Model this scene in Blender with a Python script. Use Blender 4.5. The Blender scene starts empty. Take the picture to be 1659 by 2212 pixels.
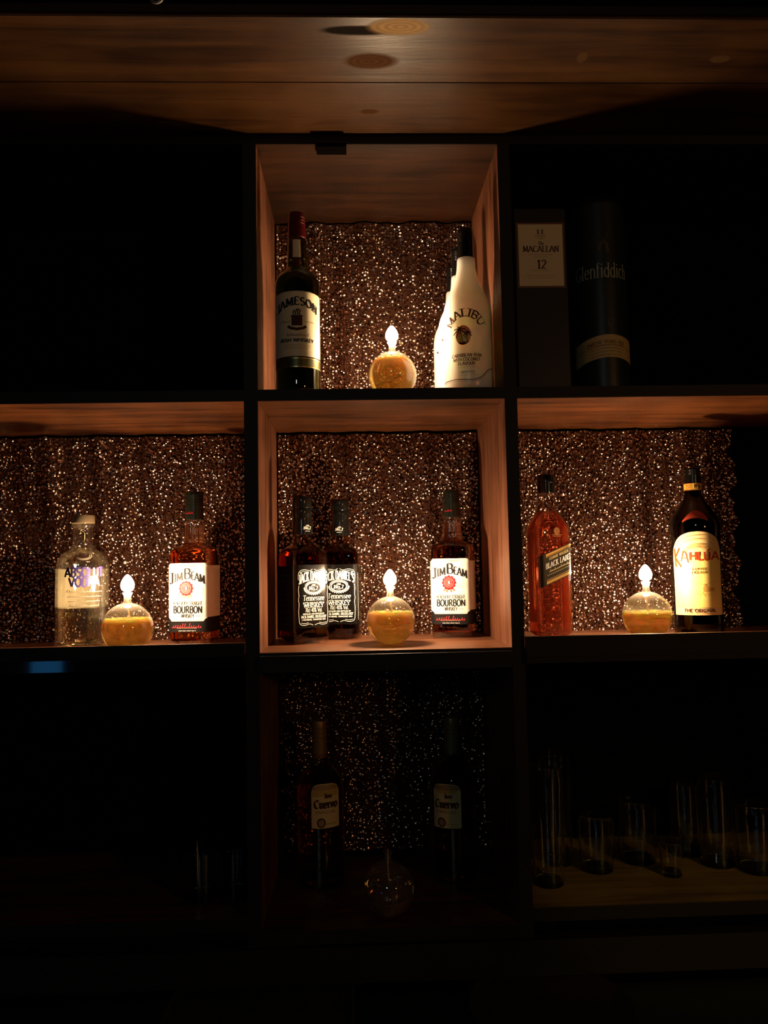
import bpy, bmesh, math, random
import numpy as np
from mathutils import Vector, Matrix

SC = bpy.context.scene
COL = SC.collection
random.seed(7)
RNG = np.random.default_rng(11)
PI = math.pi

# ------------------------------------------------------------------ camera
FPX, CXP, CYP = 1710.86, 829.5, 1106.0          # focal length in pixels of the 1659 x 2212 frame
PITCH, YAW, ROLL = 0.06995, 0.03569, -0.019155
_f = Vector((math.sin(YAW) * math.cos(PITCH), math.cos(YAW) * math.cos(PITCH), math.sin(PITCH)))
_r = _f.cross(Vector((0, 0, 1))).normalized()
_u = _r.cross(_f)
RIGHT = _r * math.cos(ROLL) + _u * math.sin(ROLL)
UP = -_r * math.sin(ROLL) + _u * math.cos(ROLL)
cam_d = bpy.data.cameras.new('camera')
cam_d.sensor_fit = 'VERTICAL'
cam_d.sensor_height = 24.0
cam_d.lens = FPX / 2212.0 * 24.0
cam_d.clip_start = 0.01
cam = bpy.data.objects.new('camera', cam_d)
COL.objects.link(cam)
m = Matrix((RIGHT, UP, -_f)).transposed().to_4x4()
cam.matrix_world = m
SC.camera = cam


def ray(px, py):
    return _f + RIGHT * ((px - CXP) / FPX) - UP * ((py - CYP) / FPX)


def at(px, py, Y):
    d = ray(px, py)
    return d * (Y / d.y)


def atz(px, py, Z):
    d = ray(px, py)
    return d * (Z / d.z)


def proj(p):
    p = Vector(p)
    w = p.dot(_f)
    return CXP + FPX * p.dot(RIGHT) / w, CYP - FPX * p.dot(UP) / w


# ------------------------------------------------------------------ world, exposure, room lights
SC.view_settings.view_transform = 'Standard'
SC.view_settings.look = 'None'
SC.view_settings.gamma = 1.0
SC.view_settings.exposure = 0.12
SC.cycles.max_bounces = 14
SC.cycles.transmission_bounces = 12
SC.cycles.transparent_max_bounces = 24
SC.cycles.glossy_bounces = 5
SC.cycles.diffuse_bounces = 4
SC.cycles.sample_clamp_indirect = 6.0
SC.cycles.blur_glossy = 0.2
w = bpy.data.worlds.new('night')
SC.world = w
w.use_nodes = True
w.node_tree.nodes['Background'].inputs[0].default_value = (0.35, 0.35, 1.0, 1)
w.node_tree.nodes['Background'].inputs[1].default_value = 0.0012

FLAME_STRENGTH = 640.0
FLAME_COLOR = (1.0, 0.69, 0.40)


def area(name, loc, target, size, energy, color, size_y=None):
    l = bpy.data.lights.new(name, 'AREA')
    l.energy = energy
    l.color = color
    l.size = size
    if size_y:
        l.shape = 'RECTANGLE'
        l.size_y = size_y
    o = bpy.data.objects.new(name, l)
    COL.objects.link(o)
    o.location = loc
    o.rotation_euler = (Vector(target) - Vector(loc)).to_track_quat('-Z', 'Y').to_euler()
    return o


# far lamps and screens of the bar room behind the photographer
area('bar_room_lamp', (1.9, -1.3, 0.35), (0.35, 1.5, 0.3), 0.16, 4.6, (1.0, 0.47, 0.15))
area('bar_room_screen', (-0.5, -2.2, 0.9), (0.0, 1.5, -0.4), 0.26, 2.0, (0.85, 1.0, 0.95))
area('till_screen', tuple(at(165, 1440, 1.4) + Vector((-0.94, -2.35, -0.31))), (-0.55, 1.4, -0.16), 0.13, 0.14, (0.06, 0.42, 1.0), 0.22)
pl = bpy.data.lights.new('pendant_lamp', 'SPOT')
pl.energy = 15.0
pl.color = (1.0, 0.74, 0.12)
pl.spot_size = math.radians(20)
pl.spot_blend = .8
pl.shadow_soft_size = .02
po = bpy.data.objects.new('pendant_lamp', pl)
COL.objects.link(po)
po.location = (1.2, -0.3, 0.55)
po.rotation_euler = (Vector((0.63, 1.46, -0.59)) - po.location).to_track_quat('-Z', 'Y').to_euler()

# ------------------------------------------------------------------ materials
MATS = {}


def mat_new(name):
    mt = bpy.data.materials.new(name)
    mt.use_nodes = True
    nt = mt.node_tree
    nt.nodes.clear()
    out = nt.nodes.new('ShaderNodeOutputMaterial')
    return mt, nt, out


def pr(name, color, rough=0.5, metal=0.0, coat=0.0, noise=0.0, nscale=60.0, bump=0.0, spec=0.5):
    """plain principled surface with slight procedural mottling"""
    if name in MATS:
        return MATS[name]
    mt, nt, out = mat_new(name)
    b = nt.nodes.new('ShaderNodeBsdfPrincipled')
    b.inputs['Roughness'].default_value = rough
    b.inputs['Metallic'].default_value = metal
    b.inputs['Coat Weight'].default_value = coat
    b.inputs['Specular IOR Level'].default_value = spec
    c = tuple(color) + (1,)
    if noise:
        tc = nt.nodes.new('ShaderNodeTexCoord')
        n = nt.nodes.new('ShaderNodeTexNoise')
        n.inputs['Scale'].default_value = nscale
        n.inputs['Detail'].default_value = 4
        nt.links.new(tc.outputs['Object'], n.inputs['Vector'])
        r = nt.nodes.new('ShaderNodeMix')
        r.data_type = 'RGBA'
        r.inputs[6].default_value = tuple(x * (1 - noise) for x in color) + (1,)
        r.inputs[7].default_value = tuple(min(1, x * (1 + noise)) for x in color) + (1,)
        nt.links.new(n.outputs['Fac'], r.inputs[0])
        nt.links.new(r.outputs[2], b.inputs['Base Color'])
        if bump:
            bp = nt.nodes.new('ShaderNodeBump')
            bp.inputs['Strength'].default_value = bump
            bp.inputs['Distance'].default_value = 0.001
            nt.links.new(n.outputs['Fac'], bp.inputs['Height'])
            nt.links.new(bp.outputs['Normal'], b.inputs['Normal'])
    else:
        b.inputs['Base Color'].default_value = c
    nt.links.new(b.outputs[0], out.inputs[0])
    MATS[name] = mt
    return mt


def thin_glass(name, tint=(1, 1, 1), f0=0.05, rough=0.0, film=0.0, filmcol=(.9, .8, .66)):
    """a thin glass wall: see-through with mirror reflections that grow at grazing angles"""
    if name in MATS:
        return MATS[name]
    mt, nt, out = mat_new(name)
    tr = nt.nodes.new('ShaderNodeBsdfTransparent')
    tr.inputs[0].default_value = tuple(tint) + (1,)
    gl = nt.nodes.new('ShaderNodeBsdfGlossy')
    gl.inputs['Roughness'].default_value = rough
    gl.inputs['Color'].default_value = (1, 1, 1, 1)
    lw = nt.nodes.new('ShaderNodeLayerWeight')
    lw.inputs['Blend'].default_value = 0.5
    pw = nt.nodes.new('ShaderNodeMath')
    pw.operation = 'POWER'
    pw.inputs[1].default_value = 4.0
    nt.links.new(lw.outputs['Facing'], pw.inputs[0])
    mr = nt.nodes.new('ShaderNodeMapRange')
    mr.inputs['To Min'].default_value = f0
    mr.inputs['To Max'].default_value = 0.75
    nt.links.new(pw.outputs[0], mr.inputs['Value'])
    mx = nt.nodes.new('ShaderNodeMixShader')
    nt.links.new(mr.outputs[0], mx.inputs[0])
    nt.links.new(tr.outputs[0], mx.inputs[1])
    nt.links.new(gl.outputs[0], mx.inputs[2])
    last = mx
    if film:
        # a faint film on the glass catches the light from either side
        d = nt.nodes.new('ShaderNodeBsdfDiffuse')
        d.inputs[0].default_value = tuple(filmcol) + (1,)
        tl = nt.nodes.new('ShaderNodeBsdfTranslucent')
        tl.inputs[0].default_value = tuple(filmcol) + (1,)
        ds = nt.nodes.new('ShaderNodeMixShader')
        nt.links.new(d.outputs[0], ds.inputs[1])
        nt.links.new(tl.outputs[0], ds.inputs[2])
        m2 = nt.nodes.new('ShaderNodeMixShader')
        m2.inputs[0].default_value = film
        nt.links.new(mx.outputs[0], m2.inputs[1])
        nt.links.new(ds.outputs[0], m2.inputs[2])
        last = m2
    nt.links.new(last.outputs[0], out.inputs[0])
    MATS[name] = mt
    return mt


def liquid(name, sigma=(0, 0, 0), ior=1.36, glow=0.0, glowcol=None):
    """clear liquid whose colour deepens with thickness: sigma is absorption per metre of red, green, blue;
    glow is a share of cloudiness that scatters light inside"""
    if name in MATS:
        return MATS[name]
    mt, nt, out = mat_new(name)
    g = nt.nodes.new('ShaderNodeBsdfGlass')
    g.inputs['Color'].default_value = (1, 1, 1, 1)
    g.inputs['IOR'].default_value = ior
    g.inputs['Roughness'].default_value = 0.0
    last = g
    if glow:
        t = nt.nodes.new('ShaderNodeBsdfPrincipled')
        t.inputs['Base Color'].default_value = tuple(glowcol) + (1,)
        t.inputs['Subsurface Weight'].default_value = 1.0
        t.inputs['Subsurface Radius'].default_value = (1.0, .62, .18)
        t.inputs['Subsurface Scale'].default_value = .035
        t.inputs['Roughness'].default_value = .25
        mx = nt.nodes.new('ShaderNodeMixShader')
        mx.inputs[0].default_value = glow
        nt.links.new(g.outputs[0], mx.inputs[1])
        nt.links.new(t.outputs[0], mx.inputs[2])
        last = mx
    nt.links.new(last.outputs[0], out.inputs[0])
    D = max(sigma)
    if D > 0:
        v = nt.nodes.new('ShaderNodeVolumeAbsorption')
        v.inputs['Density'].default_value = D
        v.inputs['Color'].default_value = tuple(1 - q / D for q in sigma) + (1,)
        nt.links.new(v.outputs[0], out.inputs['Volume'])
    MATS[name] = mt
    return mt


def wood(name, dark, light, axis='X', rough=0.45, knots=(), scale=1.0, spec=.5):
    """grained board; axis is the direction of the grain; knots are (x, y, rx, ry, pale) in the board's own coordinates"""
    if name in MATS:
        return MATS[name]
    mt, nt, out = mat_new(name)
    N, L = nt.nodes, nt.links
    b = N.new('ShaderNodeBsdfPrincipled')
    b.inputs['Roughness'].default_value = rough
    b.inputs['Specular IOR Level'].default_value = spec
    rsock = ssock = None
    tc = N.new('ShaderNodeTexCoord')
    mp = N.new('ShaderNodeMapping')
    sc = [26.0, 26.0, 26.0]
    sc['XYZ'.index(axis)] = 2.2
    mp.inputs['Scale'].default_value = [s * scale for s in sc]
    L.new(tc.outputs['Object'], mp.inputs['Vector'])
    n = N.new('ShaderNodeTexNoise')
    n.inputs['Scale'].default_value = 1.6
    n.inputs['Detail'].default_value = 7
    n.inputs['Roughness'].default_value = 0.62
    n.inputs['Distortion'].default_value = 0.6
    L.new(mp.outputs[0], n.inputs['Vector'])
    n2 = N.new('ShaderNodeTexNoise')
    n2.inputs['Scale'].default_value = 5.0
    n2.inputs['Detail'].default_value = 3
    L.new(tc.outputs['Object'], n2.inputs['Vector'])
    cr = N.new('ShaderNodeValToRGB')
    cr.color_ramp.elements[0].position = 0.40
    cr.color_ramp.elements[0].color = tuple(dark) + (1,)
    cr.color_ramp.elements[1].position = 0.63
    cr.color_ramp.elements[1].color = tuple(light) + (1,)
    ad = N.new('ShaderNodeMath')
    ad.operation = 'MULTIPLY_ADD'
    ad.inputs[1].default_value = 0.45
    L.new(n2.outputs['Fac'], ad.inputs[0])
    ml = N.new('ShaderNodeMath')
    ml.operation = 'MULTIPLY'
    ml.inputs[1].default_value = 0.58
    L.new(n.outputs['Fac'], ml.inputs[0])
    L.new(ml.outputs[0], ad.inputs[2])
    L.new(ad.outputs[0], cr.inputs[0])
    col = cr.outputs[0]
    for kx, ky, rx, ry, kc in knots:
        sb = N.new('ShaderNodeVectorMath')
        sb.operation = 'SUBTRACT'
        sb.inputs[1].default_value = (kx, ky, 0)
        L.new(tc.outputs['Object'], sb.inputs[0])
        sm = N.new('ShaderNodeVectorMath')
        sm.operation = 'MULTIPLY'
        sm.inputs[1].default_value = (1 / rx, 1 / ry, 0)
        L.new(sb.outputs[0], sm.inputs[0])
        # wobble the outline a little with the grain noise
        wob = N.new('ShaderNodeVectorMath')
        wob.operation = 'LENGTH'
        L.new(sm.outputs[0], wob.inputs[0])
        wa = N.new('ShaderNodeMath')
        wa.operation = 'MULTIPLY_ADD'
        wa.inputs[1].default_value = 0.9
        L.new(n2.outputs['Fac'], wa.inputs[0])
        L.new(wob.outputs['Value'], wa.inputs[2])
        mask = N.new('ShaderNodeMapRange')
        mask.interpolation_type = 'SMOOTHSTEP'
        mask.inputs['From Min'].default_value = 1.62
        mask.inputs['From Max'].default_value = 1.10
        L.new(wa.outputs[0], mask.inputs['Value'])
        rg = N.new('ShaderNodeMath')
        rg.operation = 'SINE'
        rm = N.new('ShaderNodeMath')
        rm.operation = 'MULTIPLY'
        rm.inputs[1].default_value = 21.0
        L.new(wa.outputs[0], rm.inputs[0])
        L.new(rm.outputs[0], rg.inputs[0])
        kr = N.new('ShaderNodeMapRange')
        kr.inputs['From Min'].default_value = -1
        L.new(rg.outputs[0], kr.inputs['Value'])
        kcol = N.new('ShaderNodeMix')
        kcol.data_type = 'RGBA'
        kcol.inputs[6].default_value = tuple(x * 0.68 for x in kc) + (1,)
        kcol.inputs[7].default_value = tuple(kc) + (1,)
        L.new(kr.outputs[0], kcol.inputs[0])
        mx = N.new('ShaderNodeMix')
        mx.data_type = 'RGBA'
        L.new(mask.outputs[0], mx.inputs[0])
        L.new(col, mx.inputs[6])
        L.new(kcol.outputs[2], mx.inputs[7])
        col = mx.outputs[2]
        # knots and stains take the varnish differently
        rr = N.new('ShaderNodeMath')
        rr.operation = 'MULTIPLY_ADD'
        rr.inputs[1].default_value = .30
        rr.inputs[2].default_value = rough
        L.new(mask.outputs[0], rr.inputs[0])
        if rsock is not None:
            L.new(rsock, rr.inputs[2])
        rsock = rr.outputs[0]
        ss = N.new('ShaderNodeMath')
        ss.operation = 'MULTIPLY_ADD'
        ss.inputs[1].default_value = -.9 * spec
        ss.inputs[2].default_value = spec
        ss.use_clamp = True
        L.new(mask.outputs[0], ss.inputs[0])
        if ssock is not None:
            mn = N.new('ShaderNodeMath')
            mn.operation = 'MINIMUM'
            L.new(ssock, mn.inputs[0])
            L.new(ss.outputs[0], mn.inputs[1])
            ss = mn
        ssock = ss.outputs[0]
    L.new(col, b.inputs['Base Color'])
    if rsock is not None:
        L.new(rsock, b.inputs['Roughness'])
        L.new(ssock, b.inputs['Specular IOR Level'])
    bp = N.new('ShaderNodeBump')
    bp.inputs['Strength'].default_value = 0.45
    bp.inputs['Distance'].default_value = 0.002
    L.new(n.outputs['Fac'], bp.inputs['Height'])
    L.new(bp.outputs['Normal'], b.inputs['Normal'])
    L.new(b.outputs[0], out.inputs[0])
    MATS[name] = mt
    return mt


def milk_white():
    """milky white bottle wall that lets light spread through it"""
    if 'milky_white_bottle' in MATS:
        return MATS['milky_white_bottle']
    mt, nt, out = mat_new('milky_white_bottle')
    b = nt.nodes.new('ShaderNodeBsdfPrincipled')
    b.inputs['Base Color'].default_value = (0.90, 0.86, 0.80, 1)
    b.inputs['Roughness'].default_value = .24
    b.inputs['Subsurface Weight'].default_value = .85
    b.inputs['Subsurface Radius'].default_value = (1.0, .85, .7)
    b.inputs['Subsurface Scale'].default_value = .045
    nt.links.new(b.outputs[0], out.inputs[0])
    MATS['milky_white_bottle'] = mt
    return mt


def flame_mat(glow=1.0):
    nm = 'flame' if glow == 1.0 else 'weaker_flame'
    if nm in MATS:
        return MATS[nm]
    mt, nt, out = mat_new(nm)
    e = nt.nodes.new('ShaderNodeEmission')
    e.inputs[0].default_value = FLAME_COLOR + (1,)
    e.inputs[1].default_value = FLAME_STRENGTH * glow
    nt.links.new(e.outputs[0], out.inputs[0])
    MATS[nm] = mt
    return mt


def sequin_mat():
    if 'sequin' in MATS:
        return MATS['sequin']
    mt, nt, out = mat_new('sequin')
    b = nt.nodes.new('ShaderNodeBsdfPrincipled')
    b.inputs['Metallic'].default_value = 1.0
    b.inputs['Roughness'].default_value = 0.20
    g = nt.nodes.new('ShaderNodeNewGeometry')
    cr = nt.nodes.new('ShaderNodeValToRGB')
    cr.color_ramp.elements[0].color = (0.20, 0.085, 0.05, 1)
    cr.color_ramp.elements[1].color = (0.84, 0.64, 0.53, 1)
    nt.links.new(g.outputs['Random Per Island'], cr.inputs[0])
    nt.links.new(cr.outputs[0], b.inputs['Base Color'])
    nt.links.new(b.outputs[0], out.inputs[0])
    MATS['sequin'] = mt
    return mt


# ------------------------------------------------------------------ object helpers
def link(name, me, mats, parent=None, smooth=None):
    if not isinstance(mats, (list, tuple)):
        mats = [mats]
    for mt in mats:
        me.materials.append(mt)
    if smooth is not None:
        me.polygons.foreach_set('use_smooth', [True] * len(me.polygons))
        me.set_sharp_from_angle(angle=math.radians(smooth))
    o = bpy.data.objects.new(name, me)
    COL.objects.link(o)
    if parent is not None:
        o.parent = parent
    return o


def thing(name, label, cat, loc, rz=0.0, group=None):
    o = bpy.data.objects.new(name, None)
    COL.objects.link(o)
    o.empty_display_size = 0.02
    o.location = loc
    o.rotation_euler = (0, 0, rz)
    o['label'] = label
    o['category'] = cat
    if group:
        o['group'] = group
    return o


def mesh_from(name, verts, faces, mi=None):
    me = bpy.data.meshes.new(name)
    me.from_pydata([tuple(v) for v in verts], [], faces)
    if mi is not None:
        me.polygons.foreach_set('material_index', mi)
    me.update()
    return me


def fix_normals(me):
    bm = bmesh.new()
    bm.from_mesh(me)
    bmesh.ops.recalc_face_normals(bm, faces=bm.faces)
    bm.to_mesh(me)
    bm.free()


def box(name, x0, x1, y0, y1, z0, z1, mats, parent=None, bevel=0.0, front=False):
    """board; with front=True the face towards the room takes the second material"""
    bm = bmesh.new()
    bmesh.ops.create_cube(bm, size=1.0)
    for v in bm.verts:
        v.co = Vector((x0 + (v.co.x + .5) * (x1 - x0), y0 + (v.co.y + .5) * (y1 - y0), z0 + (v.co.z + .5) * (z1 - z0)))
    if bevel:
        bmesh.ops.bevel(bm, geom=list(bm.edges), offset=bevel, segments=2, affect='EDGES')
    bm.normal_update()
    if front:
        for f in bm.faces:
            if f.normal.y < -0.9:
                f.material_index = 1
    me = bpy.data.meshes.new(name)
    bm.to_mesh(me)
    bm.free()
    return link(name, me, mats, parent)


def chaikin(pts, k=2):
    for _ in range(k):
        out = [pts[0]]
        for p, q in zip(pts, pts[1:]):
            out.append(tuple(a * .75 + b * .25 for a, b in zip(p, q)))
            out.append(tuple(a * .25 + b * .75 for a, b in zip(p, q)))
        out.append(pts[-1])
        pts = out
    return pts


def se(a, b, n, t):
    c, s = math.cos(t), math.sin(t)
    return (a * math.copysign(abs(c) ** (2 / n), c), b * math.copysign(abs(s) ** (2 / n), s))


def loft(name, rings, mats, parent=None, seg=56, cap0=True, cap1=True, smooth=40, off=(0, 0), flute=None):
    """rings of (z, half width, half depth, squareness); squareness 2 is round"""
    vs, fs = [], []
    for z, a, b, n in rings:
        for i in range(seg):
            x, y = se(a, b, n, 2 * PI * i / seg)
            if flute and flute[0] < z < flute[1]:
                q = 1 + .035 * math.cos(18 * 2 * PI * i / seg)
                x, y = x * q, y * q
            vs.append((x + off[0], y + off[1], z))
    R = len(rings)
    for j in range(R - 1):
        for i in range(seg):
            k = (i + 1) % seg
            fs.append((j * seg + i, j * seg + k, (j + 1) * seg + k, (j + 1) * seg + i))
    if cap0:
        fs.append(tuple(range(seg - 1, -1, -1)))
    if cap1:
        fs.append(tuple((R - 1) * seg + i for i in range(seg)))
    me = mesh_from(name, vs, fs)
    return link(name, me, mats, parent, smooth)


def lathe(name, prof, mats, parent=None, seg=48, smooth=40, closed=True, off=(0, 0)):
    """profile of (z, r); r 0 closes the end"""
    vs, fs = [], []
    idx = []
    for z, r in prof:
        if r < 1e-6:
            idx.append([len(vs)])
            vs.append((off[0], off[1], z))
        else:
            idx.append(list(range(len(vs), len(vs) + seg)))
            for i in range(seg):
                t = 2 * PI * i / seg
                vs.append((off[0] + r * math.cos(t), off[1] + r * math.sin(t), z))
    for p, q in zip(idx, idx[1:]):
        for i in range(seg):
            k = (i + 1) % seg
            if len(p) == 1 and len(q) == 1:
                continue
            if len(p) == 1:
                fs.append((p[0], q[k], q[i]))
            elif len(q) == 1:
                fs.append((p[i], p[k], q[0]))
            else:
                fs.append((p[i], p[k], q[k], q[i]))
    me = mesh_from(name, vs, fs)
    return link(name, me, mats, parent, smooth)


def tube(name, pts, r, mats, parent=None, seg=10, smooth=60):
    pts = [Vector(p) for p in pts]
    vs, fs = [], []
    for i, p in enumerate(pts):
        d = (pts[min(i + 1, len(pts) - 1)] - pts[max(i - 1, 0)]).normalized()
        a = d.orthogonal().normalized() if i == 0 else (ax - d * ax.dot(d)).normalized()
        ax = a
        bb = d.cross(a)
        for k in range(seg):
            t = 2 * PI * k / seg
            vs.append(p + (a * math.cos(t) + bb * math.sin(t)) * r)
    for j in range(len(pts) - 1):
        for k in range(seg):
            q = (k + 1) % seg
            fs.append((j * seg + k, j * seg + q, (j + 1) * seg + q, (j + 1) * seg + k))
    fs.append(tuple(range(seg - 1, -1, -1)))
    fs.append(tuple((len(pts) - 1) * seg + k for k in range(seg)))
    return link(name, mesh_from(name, vs, fs), mats, parent, smooth)


# ------------------------------------------------------------------ lettering
def arc(cx, cy, rx, ry, a0, a1, n=12):
    return [(cx + rx * math.cos(math.radians(a0 + (a1 - a0) * i / n)), cy + ry * math.sin(math.radians(a0 + (a1 - a0) * i / n))) for i in range(n + 1)]


X = .66
G = {
    'A': (.82, [[(0, 0), (.41, 1)], [(.41, 1), (.82, 0)], [(.15, .33), (.67, .33)]]),
    'B': (.68, [[(.1, 0), (.1, 1)], [(.1, 1), (.32, 1)] + arc(.34, .765, .24, .235, 90, -90) + [(.1, .53)], [(.1, .53), (.34, .53)] + arc(.36, .265, .28, .265, 90, -90) + [(.1, 0)]]),
    'C': (.76, [arc(.42, .5, .38, .5, 48, 312, 18)]),
    'D': (.8, [[(.1, 0), (.1, 1)], [(.1, 1), (.3, 1)] + arc(.34, .5, .38, .5, 90, -90) + [(.1, 0)]]),
    'E': (.62, [[(.1, 0), (.1, 1)], [(.1, 1), (.56, 1)], [(.1, .52), (.47, .52)], [(.1, 0), (.58, 0)]]),
    'F': (.6, [[(.1, 0), (.1, 1)], [(.1, 1), (.56, 1)], [(.1, .52), (.45, .52)]]),
    'G': (.8, [arc(.42, .5, .38, .5, 48, 320, 18), [(.72, .08), (.72, .42)], [(.48, .42), (.72, .42)]]),
    'H': (.8, [[(.1, 0), (.1, 1)], [(.7, 0), (.7, 1)], [(.1, .52), (.7, .52)]]),
    'I': (.26, [[(.13, 0), (.13, 1)]]),
    'J': (.46, [[(.33, 1), (.33, .2)] + arc(.18, .2, .15, .2, 0, -150, 8)]),
    'K': (.74, [[(.1, 0), (.1, 1)], [(.64, 1), (.1, .42)], [(.27, .58), (.7, 0)]]),
    'L': (.6, [[(.1, 0), (.1, 1)], [(.1, 0), (.56, 0)]]),
    'M': (.96, [[(.1, 0), (.14, 1)], [(.14, 1), (.48, .08)], [(.48, .08), (.82, 1)], [(.82, 1), (.86, 0)]]),
    'N': (.8, [[(.1, 0), (.1, 1)], [(.1, 1), (.7, 0)], [(.7, 0), (.7, 1)]]),
    'O': (.82, [arc(.41, .5, .37, .5, 0, 360, 24)]),
    'P': (.66, [[(.1, 0), (.1, 1)], [(.1, 1), (.32, 1)] + arc(.34, .73, .25, .27, 90, -90) + [(.1, .46)]]),
    'Q': (.82, [arc(.41, .5, .37, .5, 0, 360, 24), [(.45, .25), (.75, -.1)]]),
    'R': (.74, [[(.1, 0), (.1, 1)], [(.1, 1), (.32, 1)] + arc(.34, .75, .25, .25, 90, -90) + [(.1, .5)], [(.34, .5), (.7, 0)]]),
    'S': (.62, [arc(.31, .755, .23, .245, 35, 270, 12) + arc(.31, .255, .25, .255, 90, -145, 12)]),
    'T': (.7, [[(.35, 0), (.35, 1)], [(.03, 1), (.67, 1)]]),
    'U': (.78, [[(.1, 1), (.1, .3)] + arc(.38, .3, .28, .3, 180, 360) + [(.66, 1)]]),
    'V': (.78, [[(0, 1), (.39, 0)], [(.39, 0), (.78, 1)]]),
    'W': (1.1, [[(0, 1), (.28, 0)], [(.28, 0), (.55, .95)], [(.55, .95), (.82, 0)], [(.82, 0), (1.1, 1)]]),
    'X': (.74, [[(.03, 0), (.7, 1)], [(.03, 1), (.7, 0)]]),
    'Y': (.74, [[(0, 1), (.37, .45)], [(.37, .45), (.74, 1)], [(.37, .45), (.37, 0)]]),
    'Z': (.68, [[(.05, 1), (.63, 1)], [(.63, 1), (.05, 0)], [(.05, 0), (.63, 0)]]),
    '0': (.62, [arc(.31, .5, .27, .5, 0, 360, 20)]),
    '1': (.4, [[(.08, .8), (.23, 1)], [(.23, 1), (.23, 0)]]),
    '2': (.6, [arc(.3, .72, .24, .28, 165, -20, 10) + [(.05, 0)], [(.05, 0), (.57, 0)]]),
    '3': (.58, [arc(.27, .76, .23, .24, 150, -90, 10), arc(.27, .26, .27, .26, 90, -150, 10)]),
    '4': (.62, [[(.44, 0), (.44, 1)], [(.44, 1), (.02, .3)], [(.02, .3), (.6, .3)]]),
    '6': (.6, [[(.5, .95), (.2, .72), (.07, .4)] + arc(.31, .29, .25, .29, 165, 520, 18)]),
    '7': (.6, [[(.03, 1), (.57, 1)], [(.57, 1), (.2, 0)]]),
    '9': (.6, [arc(.29, .7, .25, .29, -15, 345, 18) + [(.42, .3), (.12, .04)]]),
    '.': (.24, [[(.12, 0), (.12, .1)]]), '-': (.4, [[(.05, .4), (.35, .4)]]),
    "'": (.2, [[(.12, 1), (.08, .75)]]), ' ': (.36, []),
    '%': (.86, [arc(.18, .78, .15, .2, 0, 360, 12), arc(.68, .22, .15, .2, 0, 360, 12), [(.15, 0), (.7, 1)]]),
    'a': (.56, [arc(.27, .3, .23, .31, 60, 330, 14), [(.47, X), (.47, 0)]]),
    'b': (.6, [[(.1, 1), (.1, 0)], arc(.31, .32, .24, .33, 160, -160, 14)]),
    'c': (.5, [arc(.28, .33, .24, .33, 50, 310, 14)]),
    'd': (.6, [[(.5, 1), (.5, 0)], arc(.28, .32, .24, .33, 20, 340, 14)]),
    'e': (.54, [[(.06, .36), (.5, .36)] + arc(.28, .33, .23, .33, 5, 315, 14)]),
    'f': (.36, [[(.14, 0), (.14, .8)] + arc(.28, .8, .14, .2, 180, 60, 6), [(.0, X), (.32, X)]]),
    'g': (.58, [arc(.27, .34, .22, .31, 0, 360, 14), [(.49, X), (.49, -.1)] + arc(.28, -.1, .21, .2, 0, -150, 8)]),
    'h': (.6, [[(.1, 0), (.1, 1)], [(.1, .45)] + arc(.3, .45, .2, .21, 160, 0, 8) + [(.5, 0)]]),
    'i': (.26, [[(.13, 0), (.13, X)], [(.13, .85), (.13, .95)]]),
    'k': (.56, [[(.1, 0), (.1, 1)], [(.48, X), (.1, .28)], [(.22, .4), (.52, 0)]]),
    'l': (.26, [[(.13, 0), (.13, 1)]]),
    'm': (.9, [[(.1, 0), (.1, X)], [(.1, .45)] + arc(.27, .45, .17, .21, 160, 0, 8) + [(.44, 0)], [(.44, .45)] + arc(.61, .45, .17, .21, 160, 0, 8) + [(.78, 0)]]),
    'n': (.6, [[(.1, 0), (.1, X)], [(.1, .45)] + arc(.3, .45, .2, .21, 160, 0, 8) + [(.5, 0)]]),
    'o': (.58, [arc(.29, .33, .25, .33, 0, 360, 18)]),
    'p': (.6, [[(.1, X), (.1, -.3)], arc(.31, .33, .24, .33, 160, -160, 14)]),
    'r': (.42, [[(.1, 0), (.1, X)], arc(.3, .42, .2, .22, 165, 60, 6)]),
    's': (.46, [arc(.23, .49, .17, .17, 35, 270, 8) + arc(.23, .165, .18, .165, 90, -145, 8)]),
    't': (.38, [[(.15, .9), (.15, .15)] + arc(.28, .15, .13, .15, 180, 300, 5), [(0, X), (.34, X)]]),
    'u': (.6, [[(.1, X), (.1, .22)] + arc(.3, .22, .2, .22, 180, 360, 8) + [(.5, X)], [(.5, .25), (.5, 0)]]),
    'v': (.54, [[(.02, X), (.27, 0)], [(.27, 0), (.52, X)]]),
    'w': (.8, [[(.02, X), (.2, 0)], [(.2, 0), (.4, .6)], [(.4, .6), (.6, 0)], [(.6, 0), (.78, X)]]),
    'y': (.54, [[(.02, X), (.27, 0)], [(.52, X), (.15, -.3)]]),
}


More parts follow.
